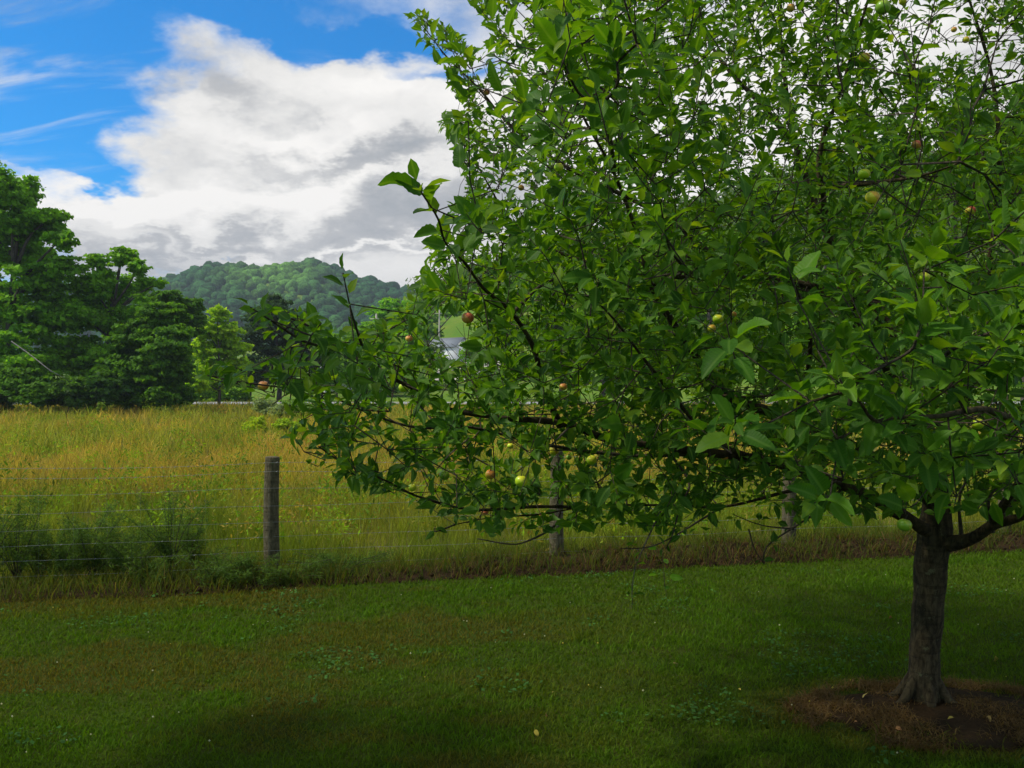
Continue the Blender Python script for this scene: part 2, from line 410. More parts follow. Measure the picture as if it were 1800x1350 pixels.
# worn ring of soil round the apple trunk
def disc(name, cx, cy, rad, z0, mat):
    nr, na = 14, 48; V = [[0, 0, z0 + 0.03]]; 
    for i in range(1, nr + 1):
        for k in range(na):
            a = 2 * math.pi * k / na; r = rad * i / nr * (1 + 0.75 * (float(fbm(math.cos(a) * 2.3 + 5, math.sin(a) * 2.3 + 5, 3)) - 0.5))
            x, y = r * math.cos(a) * 1.45, r * math.sin(a) * 0.72
            V.append([x, y, float(lawn_z(cx + x, cy + y)) + z0 * (1 - i / nr) + (0.012 if i < nr else -0.01) + 0.02 * (float(fbm((cx + x) * 9, (cy + y) * 9, 3)) - 0.5)])
    T = [[0, 1 + k, 1 + (k + 1) % na] for k in range(na)]
    Q = [[1 + (i - 1) * na + k, 1 + i * na + k, 1 + i * na + (k + 1) % na, 1 + (i - 1) * na + (k + 1) % na] for i in range(1, nr) for k in range(na)]
    o = link(name, mesh_np(name, V, [np.array(Q), np.array(T)], None, None, True, mat), kind='structure'); o.location = (cx, cy, 0); return o
disc('soil_ring', 2.72, 5.32, 0.64, 0.02, M_soil)
# road and its verge
rx = np.linspace(-90, 60, 60)
strip_sheet('road', rx, 6, lambda x: 84 + x * 0.03, lambda x: 95 + x * 0.03, lambda x, y: Hgt(x, y) * 0 + 0.10 + 0.05 * np.sin((y - 84 - x * 0.03) / 11 * 3.14), M_road)
# gravel drive up to the barn
def drive_z(x, y): return Hgt(x, y) + 0.25
strip_sheet('gravel_drive', np.linspace(-13, -1.5, 14), 12, lambda x: 139 + 0 * x, lambda x: 163.5 + 0 * x, drive_z, M_gravel)

# ------------------------------------------------------------------ grass builders
def blades(name, xy, z, h, w, col, lean, mat, seg=2, kind='stuff', label=None, ang=None):
    n = len(xy); a = R.random(n) * 2 * np.pi if ang is None else ang; ca, sa = np.cos(a), np.sin(a)
    la = R.random(n) * 2 * np.pi; L = lean * h
    b = np.stack([xy[:, 0], xy[:, 1], z - 0.01], 1); side = np.stack([ca, sa, 0 * ca], 1) * (w / 2)[:, None]
    ld = np.stack([np.cos(la), np.sin(la), 0 * la], 1)
    mid = b + ld * (L * 0.35)[:, None]; mid[:, 2] += h * 0.58
    tip = b + ld * L[:, None]; tip[:, 2] += h * np.sqrt(np.maximum(0.15, 1 - lean ** 2 * 0.5))
    V = np.stack([b - side, b + side, mid + side * 0.75, mid - side * 0.75, tip], 1).reshape(-1, 3)
    i = np.arange(n)[:, None] * 5
    C = np.repeat(col, 5, 0)
    me = mesh_np(name, V, [i + np.array([[0, 1, 2, 3]]), i + np.array([[3, 2, 4]])], C, None, False, mat)
    return link(name, me, kind=kind, label=label)
def colmix(cols, w):      # cols (k,3), w (n,k)
    w = np.maximum(w, 0); w = w / w.sum(1, keepdims=True); return w @ np.asarray(cols)
def in_view(x, y, m=1.12):
    px = 900 + x / y * F; return (px > -120 * m) & (px < 1920 * m)

# lawn grass: dense short blades where the lawn is in view
n = 205000
y = 4.35 + (11.6 - 4.35) * R.random(n) ** 1.25; x = (R.random(n) * 2 - 1) * y * 0.66
ok = (y < LE(x) + 0.03 + 0.10 * R.random(n))
ringd = np.sqrt(((x - 2.72) / 0.98) ** 2 + ((y - 5.32) / 0.50) ** 2)
ok &= R.random(n) < np.clip(0.10 + (ringd - 0.50) * 1.6 + 2.4 * (fbm(x * 3.2, y * 3.2, 4) - .5), 0.10, 1)
x, y = x[ok], y[ok]; ringd = ringd[ok]; n = len(x)
dry = sstep(fbm(x * 0.8, y * 1.8, 5, 2), 0.44, 0.62) * sstep(-x, -1.6, 1.4) * 0.95 + 0.07
dry = np.maximum(dry, sstep(1.55 - ringd, 0.0, 0.55) * (0.45 + 0.55 * fbm(x * 3, y * 3, 2, 7)))
lush = sstep(fbm(x * 1.7, y * 2.6, 4, 9), 0.50, 0.66)
w = np.stack([0.9 + 0 * x, lush * 0.6, dry * 3.6 * (0.3 + R.random(n)), 0.45 * R.random(n)], 1)
c = colmix([(0.070, 0.155, 0.004), (0.075, 0.195, 0.004), (0.135, 0.088, 0.018), (0.034, 0.080, 0.005)], w) * (0.70 + 0.6 * R.random(n))[:, None]
h = (0.022 + 0.030 * R.random(n)) * (0.9 + 0.30 * lush) * (1 + 0.06 * (y - 5))
wd = (0.0049 + 0.0041 * R.random(n)) * (1 + 0.14 * (y - 5))
tall = R.random(n) < 0.015; h = np.where(tall, h * 2.2, h)
blades('lawn_grass', np.stack([x, y], 1), lawn_z(x, y), h, wd, c, 0.35 + 0.65 * R.random(n), M_grass)
# clover flowers and small pale leaves in the lawn
mb = MB()
for i in range(60):
    yy = 4.6 + 4.6 * random.random(); xx = (random.random() * 2 - 1) * yy * 0.58
    if yy > LE(xx) - 0.1: continue
    r = 0.004 + 0.004 * random.random(); zc = float(lawn_z(xx, yy)) + 0.035 + 0.025 * random.random()
    ico = np.array([[0, 0, 1], [1, 0, 0], [0, 1, 0], [-1, 0, 0], [0, -1, 0], [0, 0, -1]]) * r + [xx, yy, zc]
    mb.add(ico, None, [[0, 1, 2], [0, 2, 3], [0, 3, 4], [0, 4, 1], [5, 2, 1], [5, 3, 2], [5, 4, 3], [5, 1, 4]], (0.55, 0.55, 0.42) if random.random() < .7 else (0.5, 0.42, 0.08))
link('clover_flowers', mb.mesh('clover_flowers', M_grass), kind='stuff')
# broad leaved clover patches
n = 15000; y = 4.5 + 4.9 * R.random(n); x = (R.random(n) * 2 - 1) * y * 0.62
ok = (fbm(x * 1.5, y * 1.9, 3, 21) > 0.68) & (y < LE(x)) & (((x - 2.72) / 1.2) ** 2 + ((y - 5.32) / 0.65) ** 2 > 1); x, y = x[ok], y[ok]; n = len(x)
a = R.random(n) * 6.283; r = 0.007 + 0.009 * R.random(n); z = lawn_z(x, y) + 0.028 + 0.022 * R.random(n)
tl = R.normal(0, 0.3, (n, 2))
q = np.array([[1, 0], [0, 1], [-1, 0], [0, -1]])
V = np.stack([np.stack([x + r * (q[k, 0] * np.cos(a) - q[k, 1] * np.sin(a)), y + r * (q[k, 0] * np.sin(a) + q[k, 1] * np.cos(a)), z + r * (q[k] * tl).sum(1)], 1) for k in range(4)], 1).reshape(-1, 3)
cc = np.repeat(np.array([[0.06, 0.15, 0.03]]) * (0.6 + 0.8 * R.random((n, 1))), 4, 0)
link('clover_leaves', mesh_np('clover_leaves', V, [np.arange(n)[:, None] * 4 + np.arange(4)[None]], cc, None, False, M_grass), kind='stuff')

# meadow: tall mixed grass, thinner and larger clumps further off
GOLD, GREEN, RUST, STRAW, DEEP = (0.54, 0.385, 0.060), (0.21, 0.280, 0.022), (0.42, 0.24, 0.07), (0.60, 0.50, 0.12), (0.060, 0.130, 0.008)
XX, YY, HH, WW, CC = [], [], [], [], []
for (y0, y1, cnt, h0, w0) in [(9.0, 14, 46000, 0.34, 0.0065), (14, 24, 42000, 0.42, 0.012), (24, 44, 37000, 0.46, 0.025), (44, 78, 33000, 0.50, 0.052)]:
    y = y0 + (y1 - y0) * R.random(cnt); x = (R.random(cnt) * 2 - 1) * y * 0.62
    ok = y > FY(x) + 0.05
    if y0 > 20: ok &= (x / y < 0.30) | (R.random(cnt) < 0.45)
    x, y = x[ok], y[ok]; k = len(x)
    far = sstep(y, 11.5, 22)
    g = sstep(fbm(x * 0.45 + 3, y * 0.20, 4, 31), 0.42, 0.58)
    ru = sstep(fbm(x * 0.6, y * 0.22, 4, 55), 0.48, 0.60)
    dk = sstep(fbm(x * 1.1, y * 0.6, 4, 71), 0.52, 0.64)
    near = 1 - far
    w = np.stack([0.25 + far * (0.2 + 1.9 * (1 - g)), 0.2 + 1.8 * g + near * 1.3, ru * (0.9 + far) * (0.3 + 1.2 * R.random(k)), (0.3 + 1.2 * sstep(fbm(x * .8, y * .3, 3, 140), .55, .65)) * R.random(k) ** 2 * (0.2 + far), 2.6 * dk + near * 1.7 * R.random(k)], 1)
    c = colmix([GOLD, GREEN, RUST, STRAW, DEEP], w) * (0.6 + 0.75 * R.random(k))[:, None]
    clump = sstep(fbm(x * 2.2, y * 1.3, 4, 13), 0.30, 0.72)
    XX.append(x); YY.append(y); CC.append(c)
    HH.append((h0 * (0.35 + 1.15 * clump) * (0.55 + 0.7 * R.random(k))) * (0.55 + 0.45 * sstep(y - FY(x), 0.0, 1.2))); WW.append(w0 * (0.6 + 0.9 * R.random(k)))
x = np.concatenate(XX); y = np.concatenate(YY)
blades('meadow_grass', np.stack([x, y], 1), Hgt(x, y) - 0.03, np.concatenate(HH), np.concatenate(WW), np.vstack(CC), 0.15 + 0.6 * R.random(len(x)), M_grass)

# dead grass hanging over the soil bank
n = 15000
x = -7 + 17 * R.random(n); y = LE(x) + (FY(x) + 0.30 - LE(x)) * R.random(n)
ok = R.random(n) < (0.05 + 0.42 * sstep(x, -2.2, 0.2)) * (0.25 + 1.2 * sstep(fbm(x * 3, y * 4, 3, 12), 0.40, 0.62)); x, y = x[ok], y[ok]; n = len(x)
c = colmix([(0.13, 0.075, 0.030), (0.22, 0.135, 0.055), (0.05, 0.028, 0.013), (0.06, 0.10, 0.01)], R.random((n, 4)) ** 2 * [1, .8, 1.2, .5])
blades('dead_grass', np.stack([x, y], 1), ridge_z(x, y) + 0.005, 0.05 + 0.12 * R.random(n), 0.004 + 0.006 * R.random(n), c, 0.8 + 0.7 * R.random(n), M_grass)
n = 24000
a = R.random(n) * 6.283; r = np.sqrt(R.random(n)) * 0.85; x = 2.75 + 1.30 * r * np.cos(a); y = 5.30 + 0.66 * r * np.sin(a)
ok = R.random(n) < sstep(fbm(x * 3.2, y * 3.2, 3, 44), 0.36, 0.56); x, y = x[ok], y[ok]; n = len(x)
c = colmix([(0.17, 0.095, 0.034), (0.24, 0.16, 0.06), (0.06, 0.04, 0.016)], R.random((n, 3)) ** 2)
blades('dead_grass_ring', np.stack([x, y], 1), lawn_z(x, y) + 0.01, 0.025 + 0.06 * R.random(n), 0.0035 + 0.004 * R.random(n), c, 0.9 + 0.7 * R.random(n), M_grass)
n = 42000
x = -8 + 19 * R.random(n); v = R.random(n); y = LE(x) + 0.02 + (FY(x) + 0.9 - LE(x)) * v
front = 1 - sstep(x, -2.6, -0.6) * 0.40
ok = R.random(n) < np.where(y < FY(x) - 0.12, front * 0.9 + 0.10, 0.9) * (0.35 + 0.9 * sstep(fbm(x * 2, y * 3, 3, 61), .35, .6)); x, y = x[ok], y[ok]; n = len(x)
c = colmix([(0.075, 0.14, 0.008), (0.040, 0.085, 0.010), (0.20, 0.17, 0.03), (0.11, 0.06, 0.02)], R.random((n, 4)) ** 2 * [1, 1.4, .5, .5])
blades('bank_grass', np.stack([x, y], 1), ridge_z(x, y) * (y < FY(x) + .35), (0.07 + 0.20 * R.random(n) ** 1.5) * (0.6 + 0.8 * fbm(x * 2, y, 2)), 0.004 + 0.005 * R.random(n), c, 0.3 + 0.9 * R.random(n), M_grass)
# leafy herbs standing among the meadow grass
n = 1800; y = 10.2 + 58 * R.random(n) ** 1.5; x = (R.random(n) * 2 - 1) * y * 0.62; ok = (y > FY(x) + .2) & (fbm(x * .5, y * .25, 3, 90) > .44); x, y = x[ok], y[ok]; n = len(x); m_ = 48
sz = (0.10 + 0.22 * R.random(n)) * (1 + y * .012); hb = (0.22 + 0.30 * R.random(n)) * (1 + y * .008); cen = np.stack([x, y, Hgt(x, y) + hb], 1)
P_ = cen[:, None] + R.normal(0, .5, (n, m_, 3)) * sz[:, None, None] * [1, 1, .75]; u_ = nrm(R.normal(size=(n, m_, 3))); w_ = nrm(np.cross(u_, R.normal(size=(n, m_, 3)) * .5 + [0, 0, 1])); ls = (sz * .13)[:, None, None] * R.uniform(.6, 1.4, (n, m_, 1))
V = np.stack([P_ + u_ * ls, P_ + w_ * ls * .32, P_ - u_ * ls, P_ - w_ * ls * .32], 2).reshape(-1, 3); V[:, 2] = np.maximum(V[:, 2], 0.0)
hc = colmix([(0.12, 0.24, 0.010), (0.24, 0.40, 0.012), (0.07, 0.14, 0.012), (0.36, 0.22, 0.05)], R.random((n, 4)) ** 4 * [1, .8, 1.1, .5])
hc = np.repeat(hc, m_ * 4, 0) * np.repeat(R.uniform(.7, 1.3, (n * m_, 1)), 4, 0)
link('meadow_herbs', mesh_np('meadow_herbs', V, [np.arange(n * m_ * 4).reshape(-1, 4)], hc, None, False, M_grass), kind='stuff')
# soil clods on the bank
mb = MB()
ico = np.array([[0, 0, 1], [.9, 0, .3], [.2, .9, .3], [-.8, .5, .2], [-.7, -.6, .3], [.3, -.9, .2], [0, 0, -.6]])
icoT = [[0, 1, 2], [0, 2, 3], [0, 3, 4], [0, 4, 5], [0, 5, 1], [6, 2, 1], [6, 3, 2], [6, 4, 3], [6, 5, 4], [6, 1, 5]]
for i in range(900):
    xx = -3.5 + 13 * random.random(); yy = float(LE(xx)) + random.random() * 0.75; r = 0.008 + 0.03 * random.random() ** 2.5
    V = ico * (r * R.uniform(0.7, 1.3, (7, 1))) @ np.array(Matrix.Rotation(random.random() * 6, 3, 'Z')) + [xx, yy, float(ridge_z(xx, yy)) + r * 0.3]
    mb.add(V, None, icoT)
link('soil_clods', mb.mesh('soil_clods', M_soil, True), kind='stuff')

# ------------------------------------------------------------------ fence
fence = root('wire_fence', (0, 0, 0), 'wooden posts with thin horizontal wires dividing mown lawn from tall meadow', 'fence')
POSTS = [(-8.35, 0.075), (-5.42, 0.08), (-2.49, 0.078), (0.50, 0.078), (3.30, 0.082), (6.25, 0.08), (9.2, 0.08)]
for i, (xx, r) in enumerate(POSTS):
    yy = float(FY(xx)); hh = 1.255 + 0.03 * math.sin(i * 3)
    zs = np.array([-0.3, 0.1, 0.5, 0.9, hh - 0.03, hh - 0.004, hh]); rr = r * np.array([1.05, 1.04, 1.0, .97, .95, .93, .80])
    p = np.stack([0.008 * np.sin(zs * 4 + i), 0.008 * np.cos(zs * 3 + i), zs], 1)
    V, Q, T = tube(p, rr, 20); V[-1, 2] = hh + 0.003
    V[:, :2] *= 1 + 0.02 * np.sin(np.arctan2(V[:, 1], V[:, 0]) * 5 + i)[:, None]
    o = link('post', mesh_np('post', V, [Q, T], None, None, True, M_post), fence, loc=(xx, yy, 0))
WH = [1.19, 1.096, .926, .75, .586, .433, .286, .139, .03]
for k, wz in enumerate(WH):
    mb = MB(); xs_ = np.linspace(-8.35, 9.2, 120); sag = 0
    seg = (xs_ + 8.35) / 2.94; f_ = seg - np.floor(seg)
    z = wz - 0.02 * np.sin(f_ * math.pi) * (1 if k < 2 else 0.4) + 0.006 * np.sin(xs_ * 2.3 + k)
    p = np.stack([xs_, FY(xs_) - 0.085 + 0.006 * np.sin(xs_ * 3.1 + k * 2), z], 1)
    rw = 0.0014
    mb.tube(p, np.full(len(p), rw), 5)
    step = 0.12 if k in (0, 1) else 0.30
    for xk in np.arange(-8.3, 9.1, step):            # barbs / wrapped knots
        zk = np.interp(xk, xs_, z); yk = float(FY(xk)) - 0.085
        mb.tube([[xk - .008, yk - .004, zk - .006], [xk, yk, zk], [xk + .008, yk - .004, zk + .006]], [0.002, 0.0034, 0.002], 4)
    link('wire', mb.mesh('wire', M_wire), fence)
for xk in np.arange(-8.2, 9.1, 0.30):
    p = [[xk, float(FY(xk)) - 0.085, .926], [xk + .004, float(FY(xk)) - 0.083, .5], [xk, float(FY(xk)) - 0.085, .03]]
    V, Q, T = tube(p, [0.0006] * 3, 3); link('stay_wire', mesh_np('stay_wire', V, [Q, T], None, None, False, M_wire), fence)

# ------------------------------------------------------------------ broadleaf trees
def crown_mesh(lobes, nleaf, size, colA, colB, flat=0.75, spread=0.42, holes=0.5):
    """lobes (k,4): x,y,z,r in metres; rhombic leaf sprays on and in the lobes"""
    lobes = np.asarray(lobes, float); wgt = lobes[:, 3] ** 2; k = R.choice(len(lobes), nleaf, p=wgt / wgt.sum())
    L = lobes[k]; d = nrm(R.normal(size=(nleaf, 3))); rr = R.random(nleaf) ** spread
    # sub-clumps: pull leaves towards a few sprays per lobe
    ns = 44; sp = nrm(R.normal(size=(len(lobes), ns, 3))); pick = R.integers(0, ns, nleaf); sc_ = sp[k, pick]
    srad = (0.40 + 0.78 * R.random((len(lobes), ns)))[k, pick]
    c = L[:, :3] + sc_ * (L[:, 3] * srad)[:, None] * [1, 1, flat] + d * (L[:, 3] * 0.34 * rr)[:, None] * [1.25, 1.25, 0.40]
    outw = nrm(c - L[:, :3]); nv = nrm(outw * 0.45 + [0, 0, 0.6] + R.normal(0, 0.55, (nleaf, 3)))
    u = nrm(np.cross(nv, nrm(R.normal(size=(nleaf, 3))))); v = np.cross(nv, u)
    s = size * (0.55 + 0.9 * R.random(nleaf))[:, None]
    V = np.stack([c + u * s * 0.6, c + v * s * 0.34 + nv * s * 0.08, c - u * s * 0.5, c - v * s * 0.34 + nv * s * 0.08], 1).reshape(-1, 3)
    lob = R.random((len(lobes), ns))[k, pick] * 0.5 + R.random(nleaf) * 0.5
    col = np.asarray(colA)[None] * (1 - lob[:, None]) + np.asarray(colB)[None] * lob[:, None]
    col = col * (0.6 + 0.9 * R.random((nleaf, 1)))
    return V, np.arange(nleaf * 4).reshape(-1, 4), np.repeat(col, 4, 0)
def tree(name, label, d, lobes_px, trunk_px, nleaf, size, colA, colB, group=None, cat='tree', tr=0.22, bark=None, base_py=None, limbs=True, depth=1.0, deep=None):
    x0 = (trunk_px - 900) / F * d; z0 = float(Hgt(x0, d)) - 0.1
    lob = []
    for (px, py, r) in lobes_px:
        rm = r / F * d; dd = d + (random.random() * 2 - 1) * rm * 1.4 * depth
        p = P(px, py, dd); p[2] = max(p[2], z0 + rm * 0.55); lob.append([*p, rm])
    lob = np.array(lob); base = np.array([x0, d, z0])
    r_ = root(name, base, label, cat, group)
    V, Q, C = crown_mesh(lob, nleaf, size, colA, colB)
    link('crown', mesh_np('crown', V - base, [Q], C, None, False, M_treeleaf), r_)
    mb = MB(); top = lob[np.argmax(lob[:, 2])][:3]
    tp = catmull([base, base * [1, 1, 0] + [tr * 0.5, 0, z0 + (top[2] - z0) * 0.3], (base + top) / 2 * [1, 1, 0] + [0, 0, z0 + (top[2] - z0) * 0.62], top - [0, 0, 0.2]], 5)
    mb.tube(tp, np.linspace(tr, tr * 0.12, len(tp)) ** 1.0, 8)
    if limbs:
        for l in lob:
            s_ = tp[min(len(tp) - 1, int(len(tp) * (0.15 + 0.7 * max(0, min(1, (l[2] - z0) / (top[2] - z0 + 1e-3) - 0.12)))))]
            e = l[:3]; m_ = (s_ + e) / 2 + R.normal(0, 0.06, 3) * np.linalg.norm(e - s_) + [0, 0, 0.05 * np.linalg.norm(e - s_)]
            pp = catmull([s_, m_, e], 4); mb.tube(pp, np.linspace(tr * 0.38, tr * 0.07, len(pp)), 5)
    link('trunk', mb.mesh('trunk', bark or M_treebark, True, base), r_)
    return r_
DKA, DKB = (0.045, 0.13, 0.010), (0.12, 0.26, 0.014)
MDA, MDB = (0.10, 0.25, 0.010), (0.22, 0.45, 0.014)
BRA, BRB = (0.11, 0.26, 0.014), (0.23, 0.40, 0.018)
G1 = 'trees along the meadow edge'
tree('broadleaf_tree', 'tallest tree at the meadow edge with a stepped rounded crown against blue sky', 62,
     [(-5, 322, 40), (38, 332, 30), (84, 388, 30), (58, 402, 44), (106, 422, 24), (20, 430, 56), (-60, 350, 65), (-90, 450, 75), (60, 480, 46), (0, 530, 58), (60, 570, 48), (-70, 570, 70), (110, 466, 24), (10, 630, 50), (70, 640, 40), (20, 375, 45)],
     10, 50000, 0.33, (0.085, 0.23, 0.012), MDB, G1, tr=0.42)
tree('broadleaf_tree', 'airy tree with open clustered top standing above its darker neighbours', 66,
     [(214, 452, 22), (243, 470, 17), (172, 462, 20), (150, 500, 36), (200, 508, 38), (256, 500, 17), (282, 498, 10), (130, 550, 45), (190, 565, 48), (240, 545, 30), (130, 615, 45), (190, 630, 45), (150, 665, 42), (200, 680, 36), (235, 605, 35), (90, 520, 32)],
     180, 34000, 0.31, MDA, MDB, G1, tr=0.28)
tree('broadleaf_tree', 'dark bushy tree reaching down to the meadow beside the yellow green one', 59,
     [(265, 565, 36), (300, 552, 28), (240, 600, 42), (298, 610, 38), (262, 655, 42), (304, 660, 30), (215, 655, 40), (318, 585, 18), (225, 690, 30), (280, 690, 28), (318, 695, 22), (255, 700, 24), (300, 640, 30)],
     265, 28000, 0.28, DKA, DKB, G1, tr=0.22)
tree('broadleaf_tree', 'light topped tree peeping over the dark bushy tree', 72,
     [(300, 528, 20), (330, 540, 22), (322, 570, 28), (275, 525, 16), (345, 560, 14)], 318, 6000, 0.36, (0.05, 0.12, 0.018), BRA, G1, tr=0.2)
tree('broadleaf_tree', 'yellow green young tree glowing between two dark ones', 76,
     [(383, 552, 17), (362, 578, 22), (404, 582, 20), (416, 612, 20), (382, 612, 30), (352, 608, 16), (400, 645, 26), (362, 648, 22), (385, 670, 20), (350, 675, 16), (415, 668, 18), (430, 640, 14)],
     385, 14000, 0.32, (0.22, 0.40, 0.014), (0.42, 0.60, 0.018), G1, tr=0.14)
tree('evergreen_tree', 'dense dark dome shaped tree behind the outermost apple twigs', 96,
     [(482, 527, 15), (455, 556, 24), (486, 552, 30), (522, 564, 28), (452, 596, 30), (500, 596, 40), (542, 600, 18), (458, 636, 32), (510, 636, 38), (544, 632, 18), (450, 660, 22), (500, 665, 30)],
     490, 17000, 0.36, (0.022, 0.052, 0.020), (0.045, 0.092, 0.026), None, tr=0.3)
tree('broadleaf_tree', 'bright round headed tree below the saddle between the hills', 128,
     [(690, 541, 20), (666, 550, 16), (714, 546, 20), (730, 562, 12), (650, 575, 16), (690, 572, 30), (722, 585, 20), (665, 595, 25), (705, 605, 25)],
     692, 9000, 0.50, (0.12, 0.30, 0.014), (0.22, 0.46, 0.018), None, tr=0.3)
tree('broadleaf_tree', 'dark tree beside the utility pole above the white shed', 178,
     [(752, 560, 16), (745, 580, 16), (768, 585, 10), (735, 600, 18), (783, 548, 12), (800, 545, 13)], 752, 5000, 0.55, DKA, MDB, None, tr=0.3)
GL = ['sunlit tree beyond the shed glimpsed past the apple crown edge', 'tree seen through gaps above the upright first fork of the long limb', 'brightest yellow green tree shining through the gap left of the crown centre', 'tree glimpsed behind the curved upward limb of the apple tree', 'tree glimpsed behind the oval yellow green apple', 'tree glimpsed behind the dark middle of the apple crown',
      'tree glimpsed around the dark leading stem of the apple tree', 'tall tree glimpsed behind the clear yellow apple', 'tall light tree showing beside the sky gaps near the corner', 'tall tree behind the apple twigs at the picture edge', 'tree at the picture edge almost wholly behind the apple crown']
for (px, d, py, w_, bot, cA, cB, lab) in [(592, 112, 588, 60, 665, BRA, BRB, 'bright green tree behind the upright near twig with its stacked leaves'), (640, 118, 578, 50, 650, MDA, BRB, 'green tree joining the round headed tree on its outer side'), (440, 104, 632, 36, 690, BRB, (0.36, 0.55, 0.02), 'small bright tree between the yellow green tree and the dark dome'),
                                  (728, 122, 590, 40, 650, MDA, MDB, 'green tree on the shed side of the round headed tree'), (345, 96, 610, 60, 690, BRA, BRB, 'bright tree filling the gap behind the dark bushy tree'), (565, 100, 628, 44, 690, MDA, BRB, 'low green tree next to the dark dome on its far side'), (690, 112, 636, 60, 680, MDA, BRB, 'leafy green mass below the round headed tree')]:
    lo = [(px + random.uniform(-.5, .5) * w_, py + random.random() * (bot - py), w_ * random.uniform(.22, .36)) for _ in range(11)] + [(px, py + w_ * .15, w_ * .22)]
    tree('broadleaf_tree', lab, d, lo, px, 5200, 0.40, cA, cB, None, tr=0.15)
# band of woodland seen only through gaps in the apple crown
for i, (px, d, py, wpx) in enumerate([(880, 105, 520, 90), (985, 92, 480, 90), (1060, 84, 455, 95), (1150, 88, 410, 100), (1245, 78, 355, 110), (1340, 82, 305, 110), (1450, 74, 245, 130), (1570, 70, 195, 140), (1680, 66, 165, 140), (1800, 62, 130, 150), (1930, 64, 120, 150)]):
    lo = []; hgt = 700 - py
    for k in range(16):
        u = random.random(); a = (random.random() * 2 - 1); wv = math.sin(math.pi * min(0.97, 0.18 + 0.8 * u)) ** 0.6
        lo.append((px + a * wpx * 0.55 * wv, py + hgt * 0.12 + (1 - u) * hgt * 0.8, wpx * 0.26 * (0.7 + 0.5 * random.random())))
    lo.append((px, py + wpx * 0.2, wpx * 0.2))
    tree('broadleaf_tree', GL[i], d, lo, px, 7500, 0.48, (0.08, 0.20, 0.014), (0.22, 0.40, 0.018), 'trees glimpsed behind the apple crown', tr=0.25)
# tree added out of frame beside the viewer, only to shade the near lawn
b = np.array([-6.2, 1.0, 0.0]); r_ = root('broadleaf_tree', b, 'added leafy tree, unseen beside the viewer, put there to shade the near lawn', 'tree')
lob = np.array([[-6.2 + 2.5 * math.cos(a) * q, 1.0 + 2.6 * math.sin(a) * q, 5.2 + dz, 1.3] for a, q, dz in [(0.2, 1, 0), (1.3, 1, .3), (2.4, 1, 0), (3.5, 1, .2), (4.6, 1, 0), (5.6, 1, .3), (0, 0, 1.6), (1, .5, 1.0), (3, .5, 1.1), (5, .5, 1.0), (2, .4, -.4)]])
V, Q, C = crown_mesh(lob, 10000, 0.21, MDA, MDB); link('crown', mesh_np('crown', V - b, [Q], C, None, False, M_treeleaf), r_)
mb = MB(); tp = catmull([b, b + [0.05, 0, 2.0], b + [0, .1, 4.2], b + [0, 0, 6.0]], 5); mb.tube(tp, np.linspace(.17, .03, len(tp)), 10)
for l in lob: mb.tube(catmull([tp[8], (tp[8] + l[:3]) / 2 + [0, 0, -.2], l[:3]], 4), np.linspace(.06, .012, 9), 6)
link('trunk', mb.mesh('trunk', M_bark, True, b), r_)
# shrubs
SH = 'shrubs along the foot of the trees'
for (px, d, py, r, na, cA, cB, lab, nl) in [
    (-40, 57, 672, 46, 'shrub', DKA, DKB, 'dark shrub under the tallest tree at the picture edge', 5000),
    (48, 57, 680, 40, 'shrub', DKA, DKB, 'dark shrub below the pale bare limb of the tallest tree', 5000),
    (120, 56.5, 684, 36, 'shrub', (0.018, 0.045, 0.016), DKB, 'dark shrub second along from the tallest tree trunk', 5000),
    (188, 56, 686, 34, 'shrub', DKA, (0.04, 0.09, 0.018), 'dark shrub at the foot of the airy tree', 5000),
    (5, 58, 692, 28, 'shrub', DKA, DKB, 'low dark shrub at the base of the tallest tree trunk', 3000), (84, 58, 694, 26, 'shrub', DKA, DKB, 'low dark shrub filling between two larger ones under the tallest tree', 3000),
    (152, 57, 694, 26, 'shrub', DKA, DKB, 'low dark shrub between the tallest and the airy tree', 3000), (232, 58, 694, 28, 'shrub', DKA, DKB, 'low dark shrub between the airy and the dark bushy tree', 3000), (285, 57, 696, 24, 'shrub', DKA, DKB, 'low dark shrub in front of the dark bushy tree', 3000),
    (322, 70, 690, 22, 'shrub', DKA, MDA, 'small dark shrub where the road disappears behind the trees', 2500)]:
    lo = [(px + random.uniform(-.7, .7) * r, py + random.uniform(-.45, .6) * r, r * random.uniform(.45, .7)) for _ in range(7)]
    tree(na, lab, d, lo, px, nl, 0.28, cA, cB, SH, 'shrub', tr=0.06)
